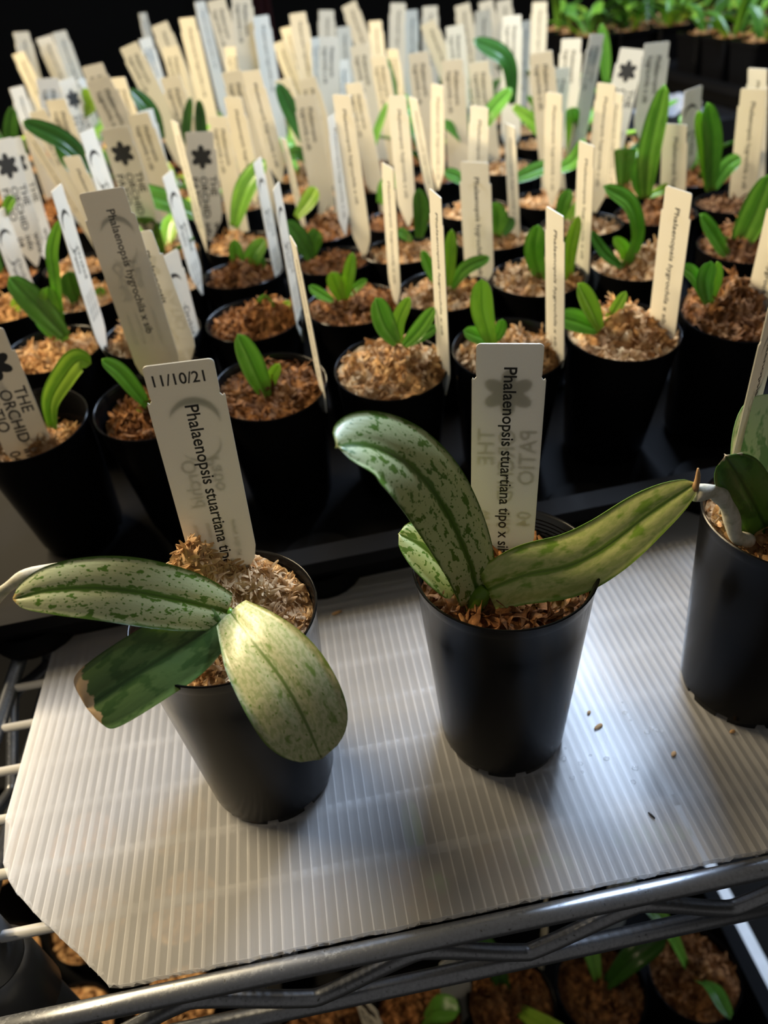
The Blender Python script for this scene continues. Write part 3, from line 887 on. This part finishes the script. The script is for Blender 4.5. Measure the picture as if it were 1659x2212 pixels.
# leaves drawn from the photograph: (row, number) -> [points, half width px, material index]
LV = {
 (0, 0): [([(112, 925), (108, 868), (138, 812), (168, 778), (197, 786)], 27, 2)],
 (0, 1): [([(322, 880), (292, 842), (258, 802), (220, 776)], 19, 0), ([(318, 890), (308, 884), (295, 884)], 8, 2)],
 (0, 2): [([(580, 862), (560, 820), (540, 775), (514, 722)], 27, 0), ([(580, 855), (585, 820), (603, 786)], 14, 2), ([(585, 870), (570, 846), (552, 832)], 15, 0)],
 (0, 3): [([(858, 742), (832, 700), (812, 644)], 26, 0), ([(862, 742), (860, 695), (884, 642)], 16, 2), ([(872, 748), (902, 715), (938, 664)], 17, 0), ([(880, 745), (915, 722), (945, 705)], 13, 1)],
 (0, 4): [([(1062, 745), (1042, 670), (1040, 604)], 25, 2), ([(1064, 740), (1040, 728), (1002, 714)], 18, 0), ([(1064, 742), (1080, 715), (1085, 690)], 13, 0)],
 (0, 5): [([(1298, 712), (1278, 665), (1250, 612)], 23, 2), ([(1292, 712), (1250, 694), (1206, 682)], 24, 0), ([(1304, 708), (1328, 670), (1352, 630)], 13, 2), ([(1298, 712), (1285, 720), (1275, 730)], 10, 0), ([(1300, 706), (1306, 715), (1318, 718)], 11, 0)],
 (0, 6): [([(1530, 655), (1524, 605), (1536, 565)], 20, 0), ([(1524, 650), (1502, 598), (1474, 574)], 17, 0), ([(1534, 655), (1548, 605), (1550, 566)], 13, 2)],
 (1, 0): [([(142, 728), (85, 665), (20, 598)], 29, 1), ([(136, 722), (108, 672), (104, 620)], 23, 0), ([(134, 715), (118, 600), (112, 540), (128, 476)], 14, 0), ([(142, 742), (108, 700), (84, 672)], 24, 0)],
 (1, 1): [([(345, 800), (340, 782), (332, 762)], 7, 0), ([(392, 720), (398, 690), (410, 672)], 12, 0)],
 (1, 2): [([(588, 742), (576, 690), (570, 636)], 23, 0), ([(592, 738), (600, 685), (626, 650)], 14, 2), ([(578, 738), (564, 716), (556, 700)], 13, 0), ([(592, 738), (606, 722), (618, 712)], 11, 0)],
 (1, 3): [([(738, 648), (726, 615), (716, 588)], 18, 2), ([(746, 648), (752, 602), (762, 546)], 14, 2), ([(720, 650), (692, 634), (668, 618)], 12, 0), ([(745, 648), (770, 620), (792, 604)], 9, 0)],
 (1, 4): [([(966, 628), (970, 570), (976, 496)], 15, 2), ([(972, 626), (1005, 580), (1058, 556)], 15, 0), ([(944, 616), (926, 575), (912, 542)], 13, 0)],
 (1, 5): [([(1172, 612), (1154, 545), (1162, 486)], 22, 0), ([(1228, 612), (1232, 540), (1250, 466)], 15, 2)],
 (1, 6): [([(1350, 580), (1378, 510), (1362, 440), (1304, 402)], 22, 0), ([(1345, 578), (1306, 545), (1276, 500)], 14, 1), ([(1350, 575), (1350, 540), (1326, 514)], 14, 2), ([(1352, 580), (1372, 562), (1385, 548)], 10, 2)],
 (1, 7): [([(1576, 562), (1548, 515), (1514, 462)], 20, 0), ([(1582, 562), (1622, 478), (1664, 376)], 30, 0), ([(1578, 558), (1568, 530), (1562, 514)], 14, 0)],
 (2, 0): [([(10, 690), (30, 670), (40, 638)], 14, 2), ([(8, 470), (18, 440), (30, 425)], 12, 0)],
 (2, 1): [([(178, 675), (160, 630), (148, 586)], 25, 1), ([(210, 660), (214, 640), (222, 622)], 12, 0)],
 (2, 3): [([(522, 590), (512, 555), (506, 518)], 16, 0), ([(540, 590), (545, 555), (572, 516)], 20, 0), ([(545, 592), (556, 570), (566, 552)], 18, 1)],
 (2, 4): [([(672, 560), (652, 520), (618, 478)], 22, 1), ([(672, 556), (680, 515), (690, 500)], 18, 0)],
 (2, 5): [([(905, 515), (910, 462), (904, 408)], 18, 1), ([(890, 520), (872, 505), (858, 500)], 12, 0)],
 (2, 6): [([(1072, 510), (1076, 470), (1062, 440)], 20, 0), ([(1080, 510), (1095, 490), (1108, 470)], 14, 1)],
 (2, 7): [([(1212, 478), (1218, 440), (1230, 410)], 16, 0), ([(1225, 476), (1250, 445), (1275, 425)], 12, 2)],
 (2, 8): [([(1395, 428), (1402, 330), (1436, 182)], 24, 0), ([(1390, 425), (1384, 380), (1390, 330)], 22, 0), ([(1400, 425), (1430, 410), (1450, 400)], 10, 2)],
 (2, 9): [([(1535, 412), (1540, 310), (1528, 222)], 22, 0), ([(1530, 410), (1518, 300), (1508, 240)], 15, 2), ([(1540, 408), (1570, 360), (1600, 340)], 18, 0)],
}
# leaves of pots farther back: row, blade (points, half width px, material index); each goes to the nearest pot of that row
LV_FAR = [
 (3, ([(205, 370), (140, 305), (48, 262)], 22, 3)), (3, ([(440, 470), (355, 432), (268, 408)], 24, 1)), (3, ([(505, 490), (528, 410), (572, 345)], 24, 0)),
 (3, ([(210, 372), (165, 360), (120, 300)], 20, 1)), (3, ([(640, 470), (668, 430), (682, 405)], 18, 2)), (3, ([(1200, 370), (1240, 345), (1262, 300)], 16, 0)),
 (3, ([(820, 440), (835, 400), (870, 380)], 17, 0)), (3, ([(1010, 400), (985, 380), (960, 372)], 14, 1)), (3, ([(1105, 390), (1150, 370), (1195, 352)], 16, 1)),
 (4, ([(350, 300), (325, 240), (282, 192)], 18, 3)), (4, ([(690, 350), (640, 262), (598, 178)], 20, 3)), (4, ([(600, 350), (640, 330), (680, 350)], 14, 1)),
 (4, ([(800, 335), (812, 290), (836, 222)], 9, 0)), (4, ([(1045, 280), (1062, 240), (1105, 190)], 17, 0)), (4, ([(30, 330), (22, 290), (28, 230)], 17, 3)),
 (4, ([(1000, 305), (980, 280), (955, 262)], 12, 1)), (4, ([(410, 320), (402, 280), (412, 210)], 11, 3)), (4, ([(440, 320), (435, 280), (430, 215)], 13, 3)),
 (5, ([(1108, 225), (1095, 130), (1022, 86)], 22, 3)), (5, ([(1110, 230), (1150, 262), (1185, 300)], 15, 2)), (5, ([(180, 250), (195, 225), (182, 190)], 14, 2)),
 (5, ([(1310, 180), (1306, 120), (1299, 52)], 14, 0)), (5, ([(845, 260), (848, 200), (832, 120)], 11, 1)),
]
rs = random.Random(5)
def quad(p0, p1, p2):
    return [p0, p1, p2]
GEN = []
for k in range(6):                                     # six seedling habits for the pots farther back
    r_ = random.Random(100 + k)
    lv = []
    for q in range(2 + k % 3):
        a = r_.uniform(0, 6.28); L = r_.uniform(0.040, 0.080) * (1.0 if q else 1.25); el = r_.uniform(0.45, 1.25)
        d = Vector((math.cos(a) * math.cos(el), math.sin(a) * math.cos(el), math.sin(el)))
        e = Vector((math.cos(a), math.sin(a), -0.15))
        b0 = Vector((0.004 * math.cos(a), 0.004 * math.sin(a), 0.086))
        lv.append(leaf_mesh('leaf', [b0, b0 + d * L * 0.55, b0 + d * L * 0.8 + e * L * 0.22], r_.uniform(0.006, 0.0100), M_SEED[(k + q) % 4],
                            up=(-math.cos(a), -math.sin(a), 0.9), fold=0.3, curl=0.2, n=14, ns=6, seed=q))
    GEN.append(lv)
def visible_x(xs, ry):
    return [x for x in xs if -140 < proj((x, ry, 0.12))[0] < 1800]
FAR = {}
for ri, blade in LV_FAR:
    ry, xs = ROWS[ri]
    vx = visible_x(xs, ry)
    k = min(range(len(vx)), key=lambda q: abs(proj((vx[q], ry, 0.09))[0] - blade[0][0][0]))
    FAR.setdefault((ri, k), []).append(blade)
for ri, (ry, xs) in enumerate(ROWS):
    num = 0
    xs = visible_x(xs, ry)
    for x in xs:
        y = ry + (0 if ri < 3 else rs.uniform(-0.002, 0.002))
        key = (ri, num)
        POTS.append((x, y, ri, num))
        nm = ORD[min(num, 15)]
        own = LV.get(key) or FAR.get(key)
        nl = len(own) if own else len(GEN[(ri * 5 + num) % 6])
        desc = {1: 'one leaf', 2: 'two leaves', 3: 'three leaves', 4: 'four leaves', 5: 'five leaves'}[nl]
        t = thing('potted_seedling', (x, y, 0.0045), 'black pot holding orchid seedling with %s, %s from left in %s row' % (desc, nm, ROWN[ri]), 'potted seedling', 'orchid seedlings in the trays')
        lean = math.radians({0: 8.0, 1: 4.0}.get(ri, 0.0))      # the front pots lean towards the tray lip
        if lean:
            t.location = (x, y + 0.088 * math.sin(lean), 0.0045 + 0.0265 * math.sin(lean)); t.rotation_euler = (lean, 0, 0)
        p = link('pot', POT_S, t); p.rotation_euler.z = rs.uniform(0, 6)
        ms = link('moss', MOSS_S[(ri * 3 + num * 2) % 5], t); ms.rotation_euler.z = rs.uniform(0, 6.28)
        ms.location.z = {(0, 0): -0.016, (0, 1): -0.004, (0, 3): 0.004, (0, 5): 0.003, (0, 6): 0.005, (1, 3): 0.003}.get(key, 0.0)
        if key in ((0, 0), (0, 1)): ms.scale = (0.93, 0.93, 1.0)
        if own:
            for qi, (pp, hwp, mi) in enumerate(own):
                npt = len(pp)
                w3 = [at(a, b_, y - 0.004 + 0.003 * qi) for a, b_ in pp]
                hw = hwp * depth(w3[len(w3) // 2]) / F_PX
                dxx = pp[-1][0] - pp[0][0]
                u_ = (-0.35 * (1 if dxx > 25 else -1 if dxx < -25 else 0.3), -0.9, 0.45)
                link('leaf', leaf_mesh('leaf', pts_local(w3, t), hw, M_SEED[mi], up=u_, fold=0.32, curl=0.28, base=0.45, peak=0.55, n=20, ns=8, seed=qi + ri * 3), t)
        else:
            rot = rs.uniform(0, 6.28)
            for me in GEN[(ri * 5 + num) % 6]:
                o = link('leaf', me, t); o.rotation_euler.z = rot
        num += 1

# ------------------------------------------------------------------ labels standing in the trays: style, head corners, foot, distance
TG = [
 ('s', (-108, 728), (20, 706), (72, 990), 0.378), ('n', (165, 416), (272, 405), (350, 812), 0.402), ('b', (246, 508), (327, 497), (382, 750), 0.418),
 ('n', (626, 510), (640, 528), (697, 850), 0.375), ('n', (928, 393), (952, 440), (960, 826), 0.378), ('n', (1181, 446), (1216, 466), (1199, 788), 0.376),
 ('n', (1437, 398), (1496, 420), (1426, 738), 0.384), ('n', (1672, 400), (1730, 420), (1640, 662), 0.386),
 ('o', (118, 412), (125, 397), (224, 742), 0.486), ('o', (340, 562), (384, 535), (410, 735), 0.480), ('o', (590, 413), (602, 388), (650, 708), 0.486),
 ('n', (824, 342), (849, 371), (854, 642), 0.492), ('n', (993, 344), (1056, 356), (1036, 606), 0.508), ('n', (1252, 300), (1282, 318), (1254, 612), 0.498),
 ('o', (-25, 472), (10, 440), (50, 612), 0.585), ('o', (350, 387), (372, 362), (430, 612), 0.575), ('o', (547, 354), (564, 337), (603, 596), 0.592),
 ('n', (135, 340), (172, 335), (200, 440), 0.64), ('o', (172, 292), (201, 272), (238, 440), 0.60), ('s', (-30, 312), (28, 290), (72, 548), 0.64), ('s', (0, 306), (45, 293), (96, 540), 0.668),
 ('s', (217, 278), (278, 275), (312, 480), 0.66), ('s', (400, 286), (460, 284), (448, 460), 0.66), ('n', (369, 260), (384, 264), (440, 516), 0.61),
 ('n', (706, 250), (730, 246), (744, 485), 0.62), ('n', (718, 206), (757, 203), (783, 530), 0.600), ('n', (838, 209), (877, 205), (880, 462), 0.640),
 ('n', (882, 206), (902, 216), (932, 425), 0.615), ('n', (1016, 222), (1055, 238), (1030, 440), 0.625), ('n', (1090, 266), (1111, 272), (1113, 515), 0.606),
 ('n', (1290, 178), (1330, 182), (1286, 440), 0.625), ('n', (1320, 194), (1346, 204), (1318, 410), 0.70), ('n', (1433, 265), (1484, 271), (1452, 440), 0.595),
 ('o', (1479, 202), (1518, 178), (1480, 390), 0.690), ('n', (1600, 188), (1656, 194), (1600, 452), 0.605), ('n', (1616, 148), (1657, 148), (1630, 420), 0.66),
 ('n', (484, 212), (521, 207), (540, 385), 0.700), ('n', (522, 155), (561, 150), (600, 368), 0.715), ('n', (932, 183), (958, 182), (946, 385), 0.700),
 ('n', (1180, 198), (1214, 203), (1192, 420), 0.655), ('b', (275, 250), (320, 240), (345, 380), 0.760), ('b', (294, 245), (330, 232), (350, 390), 0.800),
 ('b', (450, 252), (490, 250), (500, 410), 0.740), ('n', (606, 300), (618, 298), (640, 420), 0.70),
 ('b', (62, 243), (97, 236), (130, 340), 0.800), ('b', (98, 217), (140, 213), (160, 330), 0.800), ('n', (50, 287), (66, 280), (82, 322), 0.78),
 ('b', (183, 170), (236, 167), (262, 275), 0.790), ('b', (237, 165), (270, 170), (290, 280), 0.830), ('b', (175, 143), (222, 137), (240, 250), 0.895),
 ('b', (76, 173), (125, 165), (120, 250), 0.88), ('s', (125, 176), (160, 165), (175, 260), 0.90), ('n', (20, 192), (50, 183), (60, 262), 0.92), ('n', (164, 172), (180, 170), (190, 190), 0.93),
 ('b', (635, 207), (682, 205), (682, 342), 0.785), ('b', (745, 180), (782, 178), (795, 330), 0.790), ('b', (640, 170), (682, 168), (700, 300), 0.86),
 ('b', (592, 172), (626, 170), (640, 260), 0.90), ('b', (345, 168), (388, 163), (400, 270), 0.83), ('b', (478, 155), (522, 152), (530, 260), 0.80),
 ('b', (880, 114), (926, 112), (922, 260), 0.860), ('b', (955, 130), (1000, 126), (985, 260), 0.820), ('b', (1013, 135), (1056, 131), (1046, 240), 0.86),
 ('b', (1144, 118), (1192, 106), (1186, 300), 0.74), ('b', (1196, 148), (1232, 145), (1200, 280), 0.82), ('b', (1213, 85), (1256, 82), (1225, 240), 0.86),
 ('b', (1275, 75), (1306, 72), (1256, 262), 0.80), ('s', (1340, 100), (1392, 110), (1325, 290), 0.76), ('b', (1392, 96), (1447, 87), (1398, 270), 0.72),
 ('b', (1086, 35), (1126, 31), (1104, 220), 0.97), ('n', (1124, 46), (1146, 44), (1130, 160), 1.05), ('n', (1150, 5), (1182, 3), (1162, 110), 1.12),
 ('b', (258, 103), (296, 92), (330, 205), 1.00), ('b', (300, 86), (326, 78), (348, 200), 1.04), ('n', (325, 54), (362, 49), (372, 120), 1.13), ('b', (350, 101), (386, 99), (395, 210), 1.00),
 ('n', (386, 40), (420, 36), (440, 200), 0.98), ('n', (28, 72), (62, 66), (75, 182), 1.20), ('n', (26, 117), (52, 112), (70, 180), 1.16), ('n', (78, 86), (110, 73), (130, 162), 1.22), ('n', (112, 72), (142, 65), (160, 160), 1.20),
 ('n', (420, 6), (442, 0), (452, 92), 1.20), ('b', (446, 2), (486, -4), (496, 110), 1.08), ('b', (494, -14), (546, -16), (532, 100), 1.02), ('n', (476, 51), (508, 48), (520, 160), 1.12),
 ('b', (484, 103), (515, 100), (520, 220), 1.05), ('n', (545, 36), (580, 32), (585, 180), 1.02), ('n', (624, 29), (660, 27), (662, 140), 1.10), ('n', (605, 61), (630, 56), (650, 170), 1.12),
 ('n', (588, 92), (616, 88), (640, 190), 1.06), ('n', (688, 24), (722, 20), (708, 120), 1.25), ('n', (735, 10), (771, 6), (790, 110), 1.25), ('n', (726, 60), (757, 55), (748, 150), 1.20),
 ('b', (690, 80), (732, 78), (712, 220), 1.00), ('b', (670, 82), (694, 80), (690, 190), 1.10), ('b', (755, 99), (797, 96), (800, 230), 0.96), ('b', (724, 131), (752, 129), (745, 220), 1.02),
 ('n', (796, 46), (824, 44), (820, 150), 1.18), ('n', (842, 8), (878, 5), (858, 120), 1.25), ('n', (875, 23), (902, 20), (890, 130), 1.12), ('n', (912, 15), (946, 12), (930, 110), 1.28), ('n', (904, 50), (942, 46), (958, 135), 1.10),
 ('n', (980, 11), (1016, 8), (1012, 100), 1.25), ('n', (1026, 25), (1060, 20), (1045, 120), 1.18), ('n', (1032, 4), (1066, 0), (1060, 90), 1.30), ('n', (1070, 2), (1106, -2), (1095, 90), 1.28), ('b', (962, 57), (1002, 54), (990, 160), 1.04),
 ('b', (835, 108), (860, 104), (862, 220), 1.02), ('b', (800, 122), (834, 118), (842, 260), 0.90), ('n', (300, 30), (316, 26), (326, 110), 1.35),
]
LAB = []
STY = {'n': 'cream label with one line of print', 's': 'grey label with black flower emblem', 'o': 'pale label with crescent emblem', 'b': 'grey label with two blurred lines'}
for st, tl, tr, bt, Y in TG:
    o, B = place_label(st, tl, tr, bt, Y)
    pot = min(POTS, key=lambda p: (p[0] - B.x) ** 2 + (p[1] - Y) ** 2)
    LAB.append((o, st, pot, (tl[0] + tr[0]) / 2, abs(tr[0] - tl[0])))
by = {}
for r_ in LAB: by.setdefault((r_[2][2], r_[2][3], r_[1]), []).append(r_)
for (ri, num, st), L in by.items():
    L.sort(key=lambda r_: r_[3])
    for k, (o, st, pot, px, w) in enumerate(L):
        pre = '' if len(L) == 1 else (('left ', 'right ') if len(L) == 2 else ('leftmost ', 'middle ', 'rightmost '))[min(k, 2)]
        if len(L) > 3 and k > 1: pre = ORD[k] + ' '
        tag(o, '%s%s in %s pot from left, %s row' % (pre, STY[st], ORD[min(num, 15)], ROWN[ri]), 'plant label', 'labels in the seedling trays')

# ------------------------------------------------------------------ bits lying on the sheet
def blob(rx, ry, rz, seed, n=14, rough=0.25):
    mb = MB(); vs = []; m_ = 8
    for i in range(m_ + 1):
        a = math.pi * i / m_
        for k in range(n):
            b_ = 2 * math.pi * k / n
            d = Vector((math.sin(a) * math.cos(b_), math.sin(a) * math.sin(b_), math.cos(a)))
            s = 1 + rough * noise.noise(d * 1.7 + Vector((seed, 0, 0)))
            vs.append((d.x * rx * s, d.y * ry * s, (d.z * rz * s) + rz))
    fs = [(i*n+k, (i+1)*n+k, (i+1)*n+(k+1) % n, i*n+(k+1) % n) for i in range(m_) for k in range(n)]
    mb.add(vs, fs)
    return mb
for k, (px, py, rx, ry, rot, mt, lab) in enumerate([
    (1293, 1571, 0.0026, 0.0010, 0.4, M_DRY, 'small brown bark crumb on the sheet beside the V-leaved pot'),
    (1272, 1541, 0.0012, 0.0008, 0.9, M_DRY, 'tiny tan crumb just above the small brown bark crumb'),
    (1582, 1582, 0.0014, 0.0009, 0.2, M_DRY, 'orange crumb on the sheet under the edge pot foot'),
    (1407, 1763, 0.0004, 0.0018, 0.5, M_INK, 'black speck on the shaded front of the ribbed sheet'),
    (728, 1325, 0.0030, 0.0011, 0.3, M_DRY, 'brown smear of moss between the high-moss pot and centre pot'),
    (1455, 1630, 0.0016, 0.0010, 0.7, M_DRY, 'pale tan flake lying among the water droplets')]):
    o = blob(rx, ry, 0.0006, k * 2.1).build('debris_crumb', mt)
    p = atz(px, py, 0.0); o.location = (p.x, p.y, 0.0); o.rotation_euler.z = rot
    tag(o, lab, 'debris')
DROP = [blob(0.0011, 0.0010, 0.00045, 3 + k, rough=0.5).mesh('water_droplet', [M_WATER]) for k in range(3)]
for k, (px, py) in enumerate([(1408, 1574), (1420, 1578), (1398, 1582), (1344, 1518), (1350, 1540), (1362, 1556), (1221, 1617), (1217, 1640), (1236, 1680), (1258, 1668), (1275, 1632), (1372, 1660), (1368, 1690), (1310, 1640), (1430, 1580), (1254, 1650)]):
    o = link('water_droplet', DROP[k % 3])
    p = atz(px, py, 0.0); o.location = (p.x, p.y, -0.0001); s = rs.uniform(0.5, 1.3); o.scale = (s, s, s)
    tag(o, 'clear water droplet on the ribbed sheet between centre and edge pots', 'water droplet', 'water droplets on the sheet')

# ------------------------------------------------------------------ lower shelf
ZL = -0.445
low = wire_shelf('wire_shelf', ZL, 'dim lower wire shelf seen beneath the front rail', 40, True, 0.9)
tag(twinwall('plastic_sheet', -0.140, 0.312, 0.60, lambda x: 0.123, ZL + 0.0, '', 'plastic sheet', mats=[M_WHITE, M_WHITE], pitch=0.006),
    'white plastic sheet under the lower black tray', 'plastic sheet')
tray('seedling_tray', -0.118, 0.272, 0.125, 0.50, 0.05, 'black tray on the lower shelf in deep shade', None, ZL)
tray('seedling_tray', -0.520, -0.152, 0.125, 0.50, 0.05, 'lower black tray partly seen behind the tubular post', None, ZL)
n = 0
LOWP = [(-0.075, 0.20, 1), (-0.002, 0.198, 1), (0.070, 0.195, 2), (0.140, 0.192, 2), (0.213, 0.188, 1), (-0.06, 0.30, 1), (0.02, 0.30, 2), (0.10, 0.30, 1), (0.18, 0.30, 2),
        (-0.19, 0.16, 0), (-0.27, 0.16, 0), (-0.19, 0.24, 0), (-0.27, 0.24, 0), (-0.19, 0.32, 0), (-0.27, 0.32, 0), (-0.34, 0.20, 0), (-0.34, 0.30, 0), (-0.20, 0.40, 0), (-0.29, 0.40, 0), (-0.37, 0.40, 0)]
for k, (x, y, q) in enumerate(LOWP):
    left = x < -0.15
    t = thing('potted_seedling', (x, y, ZL + 0.006), 'dim black pot of moss, %s from left, %s line of the lower %s tray' % ((ORD[k], 'front', 'shaded') if k < 5 else (ORD[k - 5], 'back', 'shaded') if k < 9 else (ORD[sum(1 for q_ in LOWP[9:] if abs(q_[1] - y) < 0.01 and q_[0] < x)], {0.16: 'front', 0.20: 'second', 0.24: 'third', 0.30: 'fourth', 0.32: 'fifth', 0.40: 'back'}[y], 'warm-lit')), 'potted seedling', 'seedlings on the lower shelf')
    link('pot', POT_S, t)
    ms = link('moss', MOSS_S[(2, 4)[k % 2] if not left else (0, 1, 3)[k % 3]], t); ms.rotation_euler.z = k * 1.3  # dark variants in the middle tray put the shade into the moss colour
    for me in GEN[k % 6][:((1 if k in (15, 16) else 0) if left else 0 if k in (0, 5) else 2)]:
        o = link('leaf', me, t); o.rotation_euler.z = k * 2.2
for k, (x, y) in enumerate([(0.030, 0.205), (0.105, 0.225), (-0.035, 0.19), (0.175, 0.245)]):
    o = link('plant_label', label_of('b', 0.145)); o.location = (x, y, ZL + 0.03); o.rotation_euler.z = 0.3 + k
    tag(o, 'dim grey label in the shaded lower tray, %s from left' % ORD[(1, 2, 0, 3)[k]], 'plant label', 'labels on the lower shelf')

# ------------------------------------------------------------------ bench with square pots at the far right, and the dark far end
BZ = 0.075
t = thing('plant_bench', (1.15, 1.6, 0), 'dark metal bench at far right under square pots', 'bench')
mb = MB(); mb.box((-0.72, -0.62, BZ - 0.03), (0.9, 0.6, BZ)); mb.build('bench_top', M_BENCH, t, False)
for x in (-0.68, 0.86):
    for y in (-0.58, 0.56):
        mb = MB(); mb.box((x - 0.02, y - 0.02, -1.25), (x + 0.02, y + 0.02, BZ - 0.03)); mb.build('leg', M_BENCH, t, False)
tray('propagation_tray', 0.50, 0.86, 1.30, 1.75, 0.03, 'black tray of square pots at the back of the dark bench', None, BZ)
tray('propagation_tray', 0.62, 0.98, 1.00, 1.28, 0.03, 'black tray of square pots at the near edge of the dark bench', None, BZ)
def square_pot_mesh():
    mb = MB()
    prof = [(0.024, 0.0), (0.031, 0.066), (0.0325, 0.066), (0.0325, 0.072), (0.0305, 0.072), (0.030, 0.060), (0.0, 0.060)]
    vs, fs = [], []
    for r_, z in prof:
        c_ = r_ * 0.86
        vs += [(r_, c_, z), (c_, r_, z), (-c_, r_, z), (-r_, c_, z), (-r_, -c_, z), (-c_, -r_, z), (c_, -r_, z), (r_, -c_, z)]
    for i in range(len(prof) - 1):
        for k in range(8):
            fs.append((i*8+k, i*8+(k+1) % 8, (i+1)*8+(k+1) % 8, (i+1)*8+k))
    mb.add(vs, fs)
    return mb.mesh('pot', [M_POT], False)
SQ = square_pot_mesh()
MOSS_Q = moss_mesh('moss', 0.029, 0.060, lambda x, y: 0.008, 160, 77, M_MOSS, 0.006, 0.014, 0.001, 0.0028, 0.006)
k = 0
for (x0, y0, nx, ny, where) in ((0.545, 1.345, 5, 3, 'back'), (0.665, 1.045, 5, 3, 'near')):
    for j in range(ny):
        for i in range(nx):
            t = thing('square_potted_plant', (x0 + 0.068 * i, y0 + 0.075 * j, BZ + 0.006), 'black square pot, %s of %s line, %s bench tray' % (ORD[i], ORD[j], where), 'potted plant', 'square pots on the bench')
            link('pot', SQ, t); link('moss', MOSS_Q, t)
            for q in range(2):
                for me in GEN[(k + q * 2) % 6]:
                    o = link('leaf', me, t); o.location = (0, 0, -0.022); o.rotation_euler.z = k * 1.7 + q * 2.1
            k += 1
def cloth(name, x, y, w, z0, z1, label):
    mb = MB(); vs = []; nx, nz = 14, 8
    for j in range(nz + 1):
        for i in range(nx + 1):
            vs.append((w * (i / nx - 0.5), 0.02 * math.sin(i * 1.3 + j * 0.2), z0 + (z1 - z0) * j / nz))
    n = len(vs)
    vs += [(a, b_ + 0.006, c_) for a, b_, c_ in vs]
    f1 = [(j*(nx+1)+i, j*(nx+1)+i+1, (j+1)*(nx+1)+i+1, (j+1)*(nx+1)+i) for j in range(nz) for i in range(nx)]
    fs = f1 + [tuple(q + n for q in f[::-1]) for f in f1]
    mb.add(vs, fs)
    o = mb.build(name, M_MAROON); o.location = (x, y, 0)
    tag(o, label, 'cloth')
cloth('hanging_cloth', -1.30, 2.6, 0.10, -1.24, 1.6, 'dark red strip of cloth hanging at the upper left edge')
cloth('hanging_cloth', 0.03, 2.6, 0.07, -1.24, 1.6, 'dark red strip of cloth behind the farthest labels')

M_WRAP, nt, b = mat('clear_wrap', (0.7, 0.76, 0.85), 0.12, 0, 0.8)
b.inputs['Alpha'].default_value = 0.25
bump(nt, b, nd(nt, 'ShaderNodeTexNoise', i_Scale=60.0, i_Detail=4.0).outputs[0], 0.5, 0.003)
mb = MB(); vs = []; NX, NY = 26, 18
for j in range(NY + 1):
    for i in range(NX + 1):
        x, y = 0.085 * (i / NX - 0.5), 0.07 * (j / NY - 0.5)
        z = 0.026 + 0.020 * noise.fractal(Vector((x * 22, y * 22, 3.0)), 1.0, 2.0, 3) - 6.0 * (x * x + y * y)
        vs.append((x, y, max(z, 0.001)))
mb.add(vs, [(j*(NX+1)+i, j*(NX+1)+i+1, (j+1)*(NX+1)+i+1, (j+1)*(NX+1)+i) for j in range(NY) for i in range(NX)])
o = mb.build('plastic_wrap', M_WRAP); o.location = (0.520, 1.01, BZ)
so = o.modifiers.new('thickness', 'SOLIDIFY'); so.thickness = 0.0006
tag(o, 'crumpled shiny clear plastic on the dark bench', 'plastic wrap')
